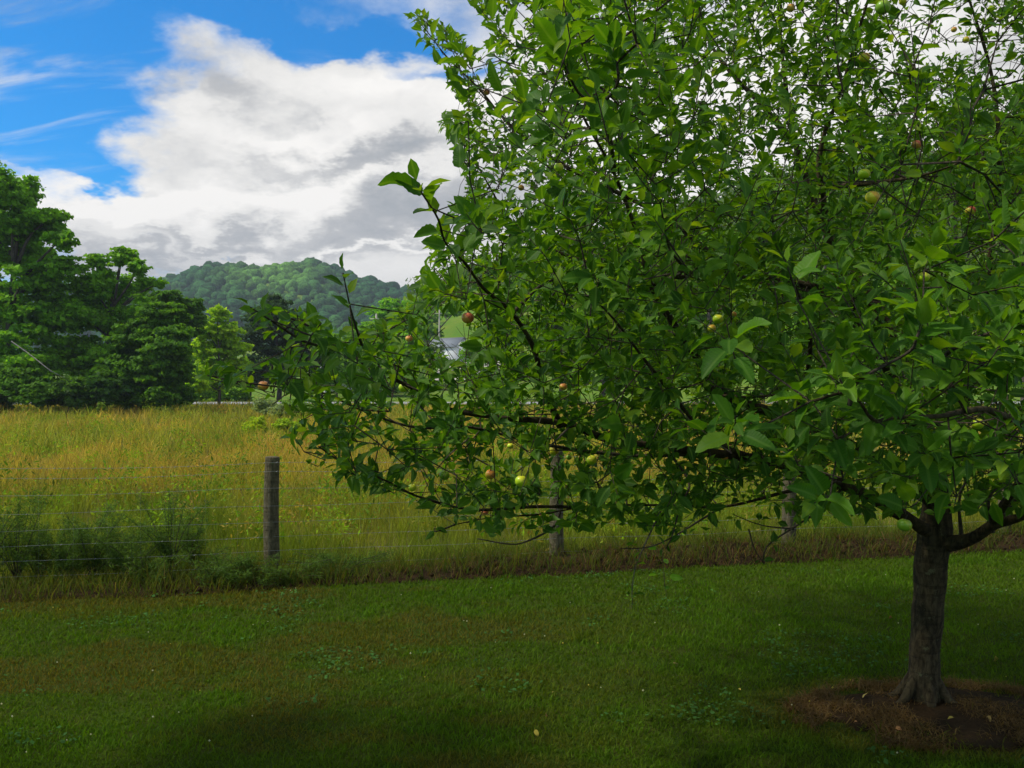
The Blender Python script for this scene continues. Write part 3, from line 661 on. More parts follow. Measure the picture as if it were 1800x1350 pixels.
for (px, d, py, r, cA, cB, lab, nl, sz) in [
    (378, 103, 686, 24, BRB, (0.36, 0.55, 0.02), 'bright green bush on the bank just over the road', 3200, 0.35),
    (425, 101, 688, 20, BRA, BRB, 'rounded green bush on the far road bank beside the dark dome tree', 1800, 0.35),
    (478, 50, 715, 27, (0.17, 0.24, 0.09), (0.32, 0.40, 0.17), 'greyish pale leaved shrub at the far meadow edge behind apple twigs', 4200, 0.13),
    (525, 50, 716, 26, (0.10, 0.20, 0.03), (0.20, 0.34, 0.06), 'green shrub half hidden by the apple twigs beside the pale one', 3500, 0.14),
    (452, 34, 750, 22, (0.20, 0.34, 0.015), (0.42, 0.50, 0.02), 'low yellow green bramble patch in the meadow above the fence post', 3800, 0.085),
    (510, 33, 754, 24, (0.16, 0.30, 0.015), (0.34, 0.44, 0.02), 'yellow green bramble patch in the meadow under the low apple twigs', 3800, 0.085),
    (178, 50, 714, 10, (0.10, 0.19, 0.02), (0.18, 0.27, 0.03), 'small bright weed clump at the far meadow edge by dark shrubs', 700, 0.12),
    (410, 17.5, 872, 22, (0.05, 0.09, 0.02), (0.10, 0.17, 0.03), 'leafy dark weed in the meadow just before the first whole post', 1300, 0.05),
    (35, 23, 815, 24, (0.045, 0.085, 0.02), (0.08, 0.13, 0.025), 'tall dark meadow weed near the picture edge', 1300, 0.06),
    (232, 21, 850, 20, (0.04, 0.075, 0.018), (0.08, 0.12, 0.025), 'upright dark weed in mid meadow between edge and post', 1100, 0.05),
    (575, 120, 650, 30, (0.05, 0.11, 0.02), BRA, 'green bush in front of the white house', 2600, 0.4),
    (640, 118, 660, 34, (0.07, 0.14, 0.02), BRB, 'bright bush beside the white house', 2600, 0.4),
    (760, 150, 618, 22, (0.05, 0.11, 0.02), (0.12, 0.18, 0.03), 'round bush hiding the long wall of the white shed', 2200, 0.35)]:
    lo = [(px + random.uniform(-.8, .8) * r, py + random.uniform(-.5, 1.0) * r, r * random.uniform(.35, .6)) for _ in range(10)]
    tree('shrub' if sz > 0.09 else 'weed_clump', lab, d, lo, px, nl, sz, cA, cB, None, 'shrub' if sz > 0.09 else 'weeds', tr=0.03 if sz < .2 else .06)
# pale dead limbs in the tree edge
for pts, lab, d in [([(20, 600), (55, 625), (90, 652), (122, 668)], 'pale bare dead limb drooping low from the tallest tree', 57.5)]:
    b = P(*pts[0], d); mb = MB(); pp = catmull([P(a, c, d + random.uniform(-.5, .5)) for a, c in pts], 4)
    mb.tube(pp, np.linspace(0.045, 0.012, len(pp)), 5)
    for k in (3, 6):
        if k < len(pp): mb.tube([pp[k], pp[k] + [0.5, 0.2, -0.5], pp[k] + [1.0, 0.2, -0.7]], [0.035, 0.02, 0.01], 4)
    link('dead_branch', mb.mesh('dead_branch', M_palebark, True, b), None, lab, 'branch', None, None, b)

# ------------------------------------------------------------------ far woods
def lump_sphere(sub=2):
    import bmesh
    bm = bmesh.new(); bmesh.ops.create_icosphere(bm, subdivisions=sub, radius=1.0)
    V = np.array([v.co[:] for v in bm.verts]); T = np.array([[v.index for v in f.verts] for f in bm.faces]); bm.free(); return V, T
IV, IT = lump_sphere(2)
def crowns_far(name, pts, rad, colf, mat):
    n = len(pts); m = len(IV)
    rr = 1 + 0.42 * (R.random((n, m, 1)) - 0.5)
    V = IV[None] * rr * rad[:, None, None] * [1, 1, 0.95] + pts[:, None]
    T = (np.arange(n)[:, None, None] * m + IT[None]).reshape(-1, 3)
    C = np.repeat(colf, m, 0) * (0.75 + 0.5 * R.random((n * m, 1)))
    return link(name, mesh_np(name, V.reshape(-1, 3), [T], C, None, False, mat), kind='stuff')
m, t = new_mat('far_canopy'); c = tint_node(t); nn = t.noise(pos(t), 0.9, 4, 0.7)
c = t.mix(t.smooth(nn, 0.35, 0.65), t.mix(1.0, c, (0.45, 0.5, 0.5, 1), 'MULTIPLY'), t.mix(1.0, c, (1.35, 1.35, 1.2, 1), 'MULTIPLY'))
out(t, bsdf(t, c, 0.9, 0.05, bump(t, nn, 1.0, 1.5)).outputs[0]); M_canopy = m
def jgrid(x0, x1, y0, y1, s):
    gx, gy = np.meshgrid(np.arange(x0, x1, s), np.arange(y0, y1, s)); gx = gx.ravel() + R.uniform(-.45, .45, gx.size) * s; gy = gy.ravel() + R.uniform(-.45, .45, gy.size) * s
    return gx, gy
gx, gy = jgrid(-450, 0, 450, 720, 6.9)
k = (gx / gy > -0.58) & (gx / gy < -0.03) & (R.random(len(gx)) < 0.97); gx, gy = gx[k], gy[k]
rad = 2.5 + 2.9 * R.random(len(gx)) ** 2; z = Hgt(gx, gy) + rad * 0.75
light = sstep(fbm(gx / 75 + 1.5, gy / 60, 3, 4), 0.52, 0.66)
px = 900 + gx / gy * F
light = np.maximum(light * 0.4, np.exp(-((px - 490) / 95) ** 2) * np.exp(-((gy - 600) / 75) ** 2) * (0.5 + fbm(gx / 14, gy / 14, 2)))[:, None]  # sunlit patches on the hill, painted as lighter crown colour
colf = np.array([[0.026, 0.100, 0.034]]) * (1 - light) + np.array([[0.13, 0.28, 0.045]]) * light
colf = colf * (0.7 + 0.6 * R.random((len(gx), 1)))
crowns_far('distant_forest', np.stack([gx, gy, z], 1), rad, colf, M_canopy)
# nearer wooded slope to the right: crowns of leaf sprays
gx, gy = jgrid(-45, 190, 165, 330, 7.6)
meadow_patch = (gx > -24) & (gx < 6) & (gy < 236)
k = (gx / gy > -0.125) & (gx / gy < 0.62) & ~meadow_patch & ((gx > -28) | (gy > 250)); gx, gy = gx[k], gy[k]
rad = 3.4 + 2.0 * R.random(len(gx)); lob = np.stack([gx, gy, Hgt(gx, gy) + rad * 1.1, rad], 1)
V, Q, C = crown_mesh(lob, 50000, 1.4, (0.055, 0.120, 0.018), (0.150, 0.235, 0.030))
link('hillside_woods', mesh_np('hillside_woods', V, [Q], C, None, False, M_treeleaf), kind='stuff')

# ------------------------------------------------------------------ buildings and poles
def wall_box(name, c, d, rz, mat, parent, base):
    mb = MB(); mb.box(np.array(c) - base, d, rz); return link(name, mb.mesh(name, mat), parent)
def gable(name, label, x, y, L, Wd, eave, ridge, rz):
    z0 = float(min(Hgt(x - L / 2, y), Hgt(x + L / 2, y), Hgt(x, y))) - 0.3
    r_ = root(name, (x, y, z0), label, 'building'); r_.rotation_euler = (0, 0, rz)
    e = eave; g = ridge; l, w = L / 2, Wd / 2
    V = [[-l, -w, 0], [l, -w, 0], [l, w, 0], [-l, w, 0], [-l, -w, e], [l, -w, e], [l, w, e], [-l, w, e], [-l, 0, g], [l, 0, g]]
    link('wall', mesh_np('wall', V, [np.array([[0, 1, 5, 4], [2, 3, 7, 6], [4, 5, 9, 8], [6, 7, 8, 9]]), np.array([[1, 2, 6, 9, 5]]), np.array([[3, 0, 4, 8, 7]])], None, None, False, M_white), r_)
    for s in (-1, 1):
        o_ = 0.35; dz = (g - e) / w
        a = np.array([[-l - o_, s * (w + o_), e - dz * o_ + .03], [l + o_, s * (w + o_), e - dz * o_ + .03], [l + o_, 0, g + .03], [-l - o_, 0, g + .03]])
        V = np.vstack([a, a + [0, 0, 0.12]])
        link('roof', mesh_np('roof', V, [np.array([[0, 1, 2, 3], [4, 7, 6, 5], [0, 4, 5, 1], [1, 5, 6, 2], [2, 6, 7, 3], [3, 7, 4, 0]])], None, None, False, M_roof), r_)
    mb = MB(); mb.box((l + .03, 0, 1.15), (0.06, 1.6, 2.1)); link('door', mb.mesh('door', M_door), r_)
    for xx in (-l * 0.5, l * 0.15):
        mb = MB(); mb.box((xx, -w - .03, e * 0.6), (0.9, 0.06, 0.9)); f_ = link('window', mb.mesh('window', M_door), r_)
        mb = MB(); mb.box((xx, -w - .07, e * 0.6), (0.7, 0.03, 0.7)); link('pane', mb.mesh('pane', M_roof), f_)
    return r_
gable('shed', 'small white gabled shed with grey roof at the end of the gravel drive', -12.0, 168, 7.2, 4.6, 3.0, 4.6, math.radians(-38))
gable('house', 'low white house glimpsed behind the outer apple twigs', -23.2, 126, 8.0, 6.0, 3.4, 5.6, math.radians(24))
for (px, py, d, lab) in [(772, 545, 172, 'bare wooden utility pole standing behind the white shed'), (661, 552, 126, 'thin pale utility pole in front of the bright round tree')]:
    p = P(px, py, d); z0 = float(Hgt(p[0], d)) - 0.3; r_ = root('utility_pole', (p[0], d, z0), lab, 'utility pole')
    mb = MB(); H_ = p[2] - z0; mb.tube([[0, 0, 0], [0, 0, H_ / 2], [0.05, 0, H_]], [0.18, 0.16, 0.13], 8); link('pole', mb.mesh('pole', M_pole), r_)
    mb = MB(); mb.box((0, -0.2, H_ - 0.7), (1.6, 0.1, 0.12)); link('crossarm', mb.mesh('crossarm', M_pole), r_)

# ------------------------------------------------------------------ weeds by the fence
def weed(px, py, d, h, wpx, lab, n=900, col=(0.065, 0.115, 0.020), grp='bushy weeds growing against the fence'):
    b = P(px, py, d); b[2] = 0.0; r_ = root('weed_plant', b, lab, 'weed', grp)
    mb = MB(); wm = wpx / F * d; tips = []
    for s in range(14):
        a = random.random() * 6.28; k = random.random() ** 0.7
        e = np.array([math.cos(a) * wm * k, math.sin(a) * wm * k * 0.8, h * (0.40 + 0.75 * random.random())])
        m_ = e * [0.35, 0.35, 0.55] + R.normal(0, 0.02, 3); pp = catmull([[0, 0, 0], m_, e], 5); tips.append(pp)
        mb.tube(pp, np.linspace(0.006, 0.0018, len(pp)), 4)
    link('stem', mb.mesh('stem', M_twig), r_)
    pts, dr = [], []
    for _ in range(n):
        pp = random.choice(tips); u = 0.22 + 0.78 * random.random() ** 0.8; i = u * (len(pp) - 1); j = int(min(i, len(pp) - 2)); q_ = pp[j] + (pp[j + 1] - pp[j]) * (i - j)
        sub = R.normal(0, 0.022 + 0.030 * (1 - u), 3) * [1, 1, 0.8]
        pts.append(q_ + sub); dr.append(nrm(pp[j + 1] - pp[j] + R.normal(0, 0.55, 3)))
    c = np.array(pts); dd = np.array(dr); sd_ = nrm(np.cross(dd, R.normal(size=dd.shape))); L = R.uniform(0.03, 0.065, (n, 1)); w_ = R.uniform(0.0022, 0.0048, (n, 1))
    V = np.stack([c, c + dd * L * .4 + sd_ * w_, c + dd * L, c + dd * L * .4 - sd_ * w_], 1).reshape(-1, 3)
    C = np.repeat(np.asarray(col)[None] * R.uniform(0.7, 2.0, (n, 1)), 4, 0)
    link('foliage', mesh_np('foliage', V, [np.arange(n * 4).reshape(-1, 4)], C, None, False, M_grass), r_)
for (px, d, h, w_, lab) in [(-30, 8.75, .75, 100, 'bushy weed cut off by the picture edge at the fence'), (30, 8.9, .80, 90, 'bushy weed nearest the picture edge wholly in view'), (105, 8.85, .50, 85, 'low weed between two taller ones at the fence'),
                        (165, 9.0, .72, 85, 'tall feathery weed with upright stems at the fence'), (235, 8.95, .45, 90, 'dark low weed beside the feathery one'), (300, 9.1, .86, 75, 'tallest bushy weed left of the first whole post'),
                        (335, 9.4, .60, 70, 'weed leaning out behind the tallest bushy weed'), (65, 9.15, .52, 95, 'weed mass between the two outermost bushy weeds'), (138, 9.25, .66, 90, 'loose weed growing just behind the feathery one'), (205, 9.3, .58, 90, 'thin leaved weed past the feathery one, over the wires'), (268, 8.8, .36, 85, 'low weed in front of the tallest bushy weed'), (600, 9.25, .24, 110, 'low spreading weed along the bank between two posts'),
                        (430, 8.85, .26, 75, 'short weed at the foot of the first whole post'), (520, 8.95, .22, 85, 'creeping weed just right of the first whole post'), (385, 8.8, .30, 80, 'short weed between tallest weed and the post')]:
    weed(px, 1000, d, h, w_, lab, 3600 if h > .4 else 2200)

# ------------------------------------------------------------------ APPLE TREE
tb = np.array([2.56, 5.5, 0.0])
AT = root('apple_tree', tb, 'large spreading apple tree with low leafy branches and small unripe apples on the lawn', 'tree')
def PL(l): return np.array([P(*q) for q in l])
def rnoise(V, amp, fr):
    s = np.sin(V[:, 0] * fr + 1.3 * np.sin(V[:, 2] * fr * .7)) * np.cos(V[:, 2] * fr * 1.1 + V[:, 1] * fr)
    return s * amp
# trunk
tp = catmull(PL([(1624, 1262, 5.5), (1625, 1225, 5.5), (1626, 1150, 5.5), (1632, 1050, 5.5), (1638, 975, 5.5), (1644, 925, 5.5), (1646, 870, 5.5), (1642, 800, 5.55)]), 8)
tr_ = np.interp(np.linspace(0, 7, len(tp)), range(8), [.120, .100, .090, .091, .096, .102, .070, .055])
V, Q, T = tube(tp, tr_, 28)
axis = np.stack([np.interp(V[:, 2], tp[:, 2], tp[:, 0]), np.interp(V[:, 2], tp[:, 2], tp[:, 1]), V[:, 2]], 1)
V = axis + (V - axis) * (1 + rnoise(V, 0.07, 14) + 0.05 * np.sin(np.arctan2(V[:, 1] - axis[:, 1], V[:, 0] - axis[:, 0]) * 3 + V[:, 2] * 2))[:, None]
mb = MB(); mb.add(V, Q, T)
for a in (0.4, 1.5, 2.7, 3.5, 4.6, 5.6):          # root flare
    c_, s_ = math.cos(a), math.sin(a); b = tp[0]
    ln = 0.17 + 0.16 * random.random()
    mb.tube(catmull([[b[0] + c_ * .05, b[1] + s_ * .05, .20], [b[0] + c_ * .15, b[1] + s_ * .13, .06], [b[0] + c_ * ln, b[1] + s_ * ln * .8, .022], [b[0] + c_ * ln * 1.6, b[1] + s_ * ln * 1.2, -.02]], 4), np.linspace(0.040, 0.010, 13), 8)
link('trunk', mb.mesh('trunk', M_bark, True, tb), AT)

LIMBS = [
 # points (px,py,depth), r0, r1, leafy from fraction
 ([(1640, 940, 5.48), (1560, 890, 5.2), (1480, 855, 4.9), (1400, 822, 4.6), (1330, 806, 4.4), (1180, 790, 4.1), (1080, 765, 3.9), (985, 750, 3.8), (870, 735, 3.6), (780, 712, 3.5), (720, 683, 3.4), (650, 640, 3.2), (590, 610, 3.05), (530, 575, 2.9), (470, 545, 2.8)], .040, .003),
 ([(985, 750, 3.8), (960, 690, 3.7), (935, 610, 3.6), (900, 555, 3.5), (860, 510, 3.3), (820, 465, 3.0), (790, 425, 2.7), (762, 385, 2.5), (742, 340, 2.4)], .014, .0025),
 ([(898, 553, 3.5), (950, 510, 3.6), (1005, 470, 3.7), (1050, 430, 3.7)], .008, .003),
 ([(1645, 890, 5.5), (1540, 800, 5.0), (1400, 740, 4.6), (1255, 695, 4.2), (1222, 635, 4.1), (1180, 562, 4.0), (1150, 500, 3.9), (1110, 400, 3.8), (1080, 300, 3.6), (1040, 215, 3.4), (1000, 140, 3.2), (985, 90, 3.1)], .038, .003),
 ([(1255, 695, 4.2), (1320, 695, 4.2), (1400, 690, 4.3)], .010, .005),
 ([(1642, 810, 5.55), (1590, 650, 5.6), (1520, 520, 5.7), (1450, 400, 5.8), (1395, 250, 5.9), (1378, 133, 6.0), (1370, 20, 6.1), (1372, -90, 6.2)], .058, .008),
 ([(1395, 250, 5.9), (1340, 190, 6.0), (1270, 110, 6.2), (1235, 40, 6.4), (1200, -40, 6.6)], .026, .006),
 ([(1645, 840, 5.5), (1560, 640, 5.1), (1480, 490, 4.8), (1443, 330, 4.6), (1450, 250, 4.5), (1475, 160, 4.4), (1510, 60, 4.3), (1545, -60, 4.2)], .036, .006),
 ([(1648, 960, 5.5), (1700, 950, 5.3), (1745, 922, 5.1), (1800, 905, 4.8), (1900, 860, 4.5), (2000, 780, 4.2), (2060, 700, 4.0)], .050, .010),
 ([(1480, 855, 4.9), (1390, 862, 4.9), (1280, 890, 4.8), (1180, 890, 4.7), (1050, 893, 4.5), (950, 903, 4.4), (870, 905, 4.3), (800, 922, 4.2)], .012, .003),
 ([(1050, 893, 4.5), (950, 888, 4.3), (830, 893, 4.1), (736, 875, 3.9), (670, 845, 3.7), (610, 815, 3.6), (560, 785, 3.5)], .010, .003),
 ([(1240, 798, 4.25), (1100, 806, 4.2), (960, 790, 4.0), (835, 761, 3.8), (740, 745, 3.6), (650, 726, 3.5), (570, 700, 3.4), (500, 682, 3.3), (430, 665, 3.2), (365, 660, 3.1)], .009, .0025),
 ([(1520, 520, 5.7), (1300, 470, 5.7), (1150, 380, 5.8), (1000, 290, 5.8), (900, 220, 5.8), (840, 157, 5.8), (790, 105, 5.8), (755, 62, 5.8), (738, 40, 5.8)], .024, .003),
 ([(1300, 470, 5.7), (1150, 480, 5.5), (1000, 450, 5.5), (905, 400, 5.6), (850, 310, 5.7), (808, 240, 5.8), (782, 208, 5.8)], .018, .003),
 ([(1150, 380, 5.8), (1080, 220, 5.8), (990, 90, 5.7), (930, 20, 5.6), (880, -30, 5.6)], .014, .004),
 ([(1745, 922, 5.1), (1790, 850, 4.3), (1800, 770, 3.2), (1760, 728, 2.6), (1700, 725, 2.35), (1640, 733, 2.2), (1567, 737, 2.1), (1520, 718, 2.05), (1493, 712, 2.0), (1425, 706, 2.0)], .015, .003),
 ([(1493, 712, 2.0), (1545, 675, 1.95), (1593, 633, 1.92), (1612, 590, 1.9), (1622, 565, 1.9)], .0045, .0025),
 ([(1700, 725, 2.35), (1650, 655, 2.3), (1690, 610, 2.25), (1760, 578, 2.2), (1815, 545, 2.2)], .0055, .003),
 ([(1655, 830, 5.5), (1720, 650, 5.3), (1740, 480, 5.2), (1750, 300, 5.0), (1740, 140, 5.0), (1700, 0, 5.0), (1680, -80, 5.0)], .030, .006),
 ([(1745, 922, 5.1), (1900, 700, 5.5), (2000, 500, 5.5), (2050, 300, 5.5), (2060, 100, 5.6)], .034, .010),
 ([(1590, 650, 5.6), (1650, 550, 6.3), (1700, 400, 7.0), (1720, 250, 7.4)], .030, .008),
 ([(1520, 520, 5.7), (1350, 500, 6.5), (1200, 450, 7.0), (1080, 400, 7.2)], .028, .007),
 ([(1150, 500, 3.9), (1200, 470, 3.4), (1180, 440, 2.9), (1168, 400, 2.6)], .008, .003),
 ([(1080, 300, 3.6), (1075, 250, 3.0), (1050, 190, 2.5), (1020, 150, 2.2), (990, 110, 2.1)], .008, .0028),
 ([(1050, 190, 2.5), (1080, 150, 2.25), (1085, 110, 2.2)], .005, .0028),
 ([(1443, 330, 4.6), (1560, 320, 3.8), (1640, 310, 3.2), (1690, 285, 3.0)], .012, .003),
 ([(650, 640, 3.2), (625, 590, 2.8), (606, 540, 2.6), (603, 480, 2.5)], .006, .002),
 ([(590, 610, 3.05), (540, 600, 2.7), (490, 570, 2.5), (440, 540, 2.4)], .005, .002),
 ([(1330, 806, 4.4), (1250, 760, 4.0), (1150, 650, 3.2), (1080, 560, 2.9), (1040, 520, 2.8)], .012, .003),
 ([(1400, 740, 4.6), (1420, 600, 4.0), (1380, 480, 3.6), (1340, 400, 3.4)], .014, .003),
]
BARE = [   # leafless or hanging twigs
 ([(1180, 800, 4.1), (1216, 850, 4.05), (1203, 890, 4.0), (1178, 935, 4.0), (1170, 965, 4.0)], .007, .0025),
 ([(985, 900, 4.4), (962, 930, 4.4), (925, 955, 4.4), (895, 963, 4.4), (840, 947, 4.4)], .005, .003),
 ([(1480, 858, 4.9), (1455, 890, 4.8), (1405, 925, 4.7), (1350, 960, 4.6), (1340, 990, 4.6)], .007, .003),
 ([(1395, 930, 4.7), (1340, 920, 4.6), (1290, 905, 4.5)], .004, .002),
 ([(1316, 930, 4.7), (1330, 960, 4.7), (1344, 992, 4.7)], .003, .002),
 ([(1000, 752, 3.75), (950, 790, 3.7), (905, 832, 3.6)], .004, .0025),
 ([(825, 770, 3.75), (790, 800, 3.7), (762, 832, 3.65)], .003, .002),
 ([(800, 922, 4.2), (775, 935, 4.1), (765, 925, 4.1)], .0035, .002),
 ([(1170, 880, 4.7), (1125, 960, 4.5), (1118, 1000, 4.4), (1110, 1050, 4.35)], .004, .002),
 ([(1745, 935, 5.1), (1745, 880, 5.0), (1760, 850, 5.0)], .012, .006),
 ([(1255, 900, 4.6), (1160, 955, 4.3), (1090, 965, 4.2)], .004, .002),
 ([(1690, 940, 5.35), (1682, 880, 5.3), (1700, 840, 5.3)], .010, .006),
]
nodes_p, nodes_len, nodes_dir = [], [], []
def limb(pts, r0, r1, mat=M_bark, leafy=True):
    k = PL(pts); k[1:-1] += R.normal(0, 0.012, k[1:-1].shape); p = catmull(k, 7)
    u = np.linspace(0, 1, len(p)); rr = r0 * (1 - u) ** 1.9 + r1 * (1 - (1 - u) ** 1.9) + 0.0015 * (1 - u)
    V, Q, T = tube(p, rr, 10 if r0 > .012 else 6)
    ax = np.repeat(p, 10 if r0 > .012 else 6, 0); ax = np.vstack([ax, p[-1:]])
    V = ax + (V - ax) * (1 + rnoise(V, 0.12, 30))[:, None]
    link('branch', mesh_np('branch', V - tb, [Q, T], None, None, True, mat), AT)
    if leafy:
        d = nrm(np.gradient(p, axis=0)); ln = np.linalg.norm(np.diff(p, axis=0), axis=1).sum()
        for i in range(2, len(p)):
            nodes_p.append(p[i]); nodes_len.append(ln * i / len(p)); nodes_dir.append(d[i])
    return p
limb_paths = [limb(l[0], l[1], l[2], M_bark if l[1] > .009 else M_twig) for l in LIMBS]
bare_paths = [limb(l[0], l[1], l[2], M_twig if i not in (5, 6, 8) else M_deadtwig, False) for i, l in enumerate(BARE)]

# silhouette of the crown as seen in the photograph (px), used to prune a 3D crown
POLY = np.array([(722, 30), (745, 20), (800, 55), (850, 95), (875, 60), (828, 5), (850, -120), (2300, -400), (2300, 905), (1800, 905), (1690, 900), (1600, 895), (1400, 910), (1250, 925), (1180, 935), (1130, 925), (1000, 925), (850, 940), (790, 905), (700, 870), (600, 848), (545, 815), (505, 770), (525, 722), (465, 715), (430, 680), (345, 668), (345, 652), (440, 640), (520, 635), (470, 590), (440, 540), (560, 545), (590, 590), (640, 600), (660, 570), (715, 545), (740, 500), (762, 450), (772, 400), (800, 365), (832, 340), (808, 275), (775, 218), (785, 200), (832, 200), (800, 160), (775, 105), (735, 70)], float)
def inpoly(q):
    x, y = q[:, 0], q[:, 1]; r = np.zeros(len(q), bool); n = len(POLY); j = n - 1
    for i in range(n):
        xi, yi = POLY[i]; xj, yj = POLY[j]
        c = ((yi > y) != (yj > y)) & (x < (xj - xi) * (y - yi) / (yj - yi + 1e-12) + xi); r ^= c; j = i
    return r
SPARSE = [(865, 120, 45, .25), (805, 108, 22, .5), (885, 200, 38, .3), (862, 305, 32, .4), (812, 392, 28, .5), (905, 45, 30, .45), (945, 330, 26, .4), (1265, 155, 34, .25), (1215, 352, 26, .3), (1640, 60, 70, .35), (1755, 110, 60, .35), (1560, 110, 30, .5), (915, 340, 45, .55), (900, 250, 40, .6), (950, 130, 40, .6), (795, 592, 48, .1), (607, 632, 18, .3), (1340, 140, 24, .4), (1045, 240, 25, .5), (1350, 880, 60, .5), (1530, 880, 50, .6), (1060, 480, 24, .5), (1715, 870, 40, .5), (1040, 520, 22, .5)]
def keep_prob(q):
    k = np.ones(len(q))
    for (a, b, r, f) in SPARSE: k = np.minimum(k, f + (1 - f) * np.clip(((q[:, 0] - a) ** 2 + (q[:, 1] - b) ** 2) / r ** 2 - 0.5, 0, 1))
    return k
NP0 = np.array(nodes_p)
cand = []
N = 90000
c = np.stack([R.uniform(-1.8, 6.9, N), R.uniform(1.9, 9.2, N), R.uniform(1.15, 6.4, N)], 1)
e = (c - [2.6, 5.25, 3.05]) / np.where(c[:, 2:3] > 3.05, [[3.8, 3.5, 3.2]], [[3.9, 3.5, 1.9]])
f = (e ** 2).sum(1); ok = (f < 1) & (R.random(N) < 0.30 + 0.75 * f)
near = np.sqrt(((c[:, None, :2] - tb[None, None, :2]) ** 2).sum(-1))[:, 0]
cand.append(c[ok])
j = R.integers(0, len(NP0), 14000); cand.append(NP0[j] + R.normal(0, 0.22, (14000, 3)))
c = np.vstack(cand); q = proj(c)
c = c[inpoly(q) & (R.random(len(c)) < keep_prob(q)) & (c[:, 1] > 1.9)]
c = c[R.permutation(len(c))]
# thin to a minimum spacing (grid hash)
cell = 0.15; seen = {}; keep = []
for i, p in enumerate(c):
    g = (int(p[0] // cell), int(p[1] // cell), int(p[2] // cell)); okk = True
    for a in (-1, 0, 1):
        for b in (-1, 0, 1):
            for d_ in (-1, 0, 1):
                for o_ in seen.get((g[0] + a, g[1] + b, g[2] + d_), ()):
                    dd = p - o_
                    if dd @ dd < (0.135 if p[1] > 3.2 else 0.125) ** 2: okk = False; break
                if not okk: break
            if not okk: break
        if not okk: break
    if okk: seen.setdefault(g, []).append(p); keep.append(p)
A = np.array(keep)
# too close to the lens and off the named twigs: leave out
dn = np.array([np.sqrt(((NP0 - p) ** 2).sum(1).min()) for p in A])
A = A[(dn < 1.15) & ((A[:, 1] > 2.9) | (dn < 0.28))][:5200]
print('twig points', len(A))
# grow twigs: nearest node first, paying for length already grown
NPt = list(NP0); NL = list(np.array(nodes_len) * 0.0); ND = list(nodes_dir); par = [-1] * len(NPt)
n0 = len(NPt)
AP = A.copy(); best = np.full(len(AP), 1e9); bi = np.zeros(len(AP), int)
for i in range(0, n0):
    d_ = np.sqrt(((AP - NPt[i]) ** 2).sum(1)); m_ = d_ < best; best[m_] = d_[m_]; bi[m_] = i
alive = np.ones(len(AP), bool); seg0, seg1, segpar = [], [], []
children = {}
tipinfo = []
while alive.any():
    k = int(np.argmin(np.where(alive, best, 1e9))); alive[k] = False; b = int(bi[k]); p0 = NPt[b]; p1 = AP[k]; d = p1 - p0; L = np.linalg.norm(d)
    ns = max(1, int(L / 0.11)); prev = b; base_dir = ND[b]
    perp = R.normal(0, 0.05, 3) * L
    for s_ in range(1, ns + 1):
        u = s_ / ns; pt = p0 + d * u + perp * math.sin(u * math.pi) + np.array([0, 0, 0.06 * L]) * math.sin(u * math.pi)
        NPt.append(pt); NL.append(NL[b] + L * u); ND.append(nrm(pt - NPt[prev])); par.append(prev); new = len(NPt) - 1
        dd = np.sqrt(((AP - pt) ** 2).sum(1)) + 0.22 * NL[new]
        m_ = alive & (dd < best); best[m_] = dd[m_]; bi[m_] = new; prev = new
    tipinfo.append(prev)
NPt = np.array(NPt); ND = np.array(ND); par = np.array(par)
cnt = np.zeros(len(NPt)); cnt[tipinfo] += 1
for i in range(len(NPt) - 1, n0 - 1, -1):
    cnt[par[i]] += cnt[i]
idx = np.arange(n0, len(NPt)); rad = 0.0008 + 0.0009 * cnt ** 0.55
def frusta(P0, P1, r0, r1, sides=3):
    t_ = nrm(P1 - P0); a = nrm(np.cross(t_, [0.3, 0.2, 0.93])); b = np.cross(t_, a); th = np.linspace(0, 2 * np.pi, sides, endpoint=False)
    ring = np.cos(th)[None, :, None] * a[:, None] + np.sin(th)[None, :, None] * b[:, None]
    V = np.concatenate([P0[:, None] + ring * r0[:, None, None], P1[:, None] + ring * r1[:, None, None]], 1)
    j = np.arange(sides); k = (j + 1) % sides; q_ = np.stack([j, k, sides + k, sides + j], 1)
    Q = (np.arange(len(P0))[:, None, None] * sides * 2 + q_[None]).reshape(-1, 4); return V.reshape(-1, 3), Q
r0_ = np.minimum(rad[np.maximum(par[idx], 0)], rad[idx] * 1.5); V1, Q1 = frusta(NPt[par[idx]], NPt[idx], r0_, rad[idx])

# leafy shoots
LB, LD, LN, LL = [], [], [], []       # base, dir, normal, length
SP0, SP1, SR = [], [], []
CEN = np.array([2.6, 5.3, 2.6])
def shoot(b, d, L, n, leaf, wide=1.0):
    d = nrm(np.asarray(d, float)); side = nrm(np.cross(d, R.normal(size=3))); oth = np.cross(d, side)
    bend = nrm(R.normal(size=3)) * 0.12 * L
    ph = random.random() * 6.28; pr = b; K = max(2, min(4, n // 2))
    for i in range(1, K + 1):
        u = i / K; p_ = b + d * L * u + bend * u * u; SP0.append(pr); SP1.append(p_); SR.append(0.0021 - 0.0009 * u if leaf < .07 else 0.0026 - 0.001 * u); pr = p_
    for i in range(n):
        u = (i + 0.6) / n; p_ = b + d * L * u + bend * u * u; a = ph + i * 2.4 + random.gauss(0, .25)
        rd = side * math.cos(a) + oth * math.sin(a); tilt = (1.15 - 0.65 * u) * wide + random.gauss(0, .15)
        ld = nrm(d * math.cos(tilt) + rd * math.sin(tilt) + np.array([0, 0, -0.10]) + R.normal(0, .10, 3))
        nn_ = nrm(d * 0.75 + np.array([0, 0, 0.55]) + R.normal(0, .22, 3)); nn_ = nrm(nn_ - ld * (nn_ @ ld))
        LB.append(p_); LD.append(ld); LN.append(nn_); LL.append(leaf * (0.72 + 0.5 * random.random()) * (0.75 + 0.45 * math.sin(math.pi * min(1, u + .2))))
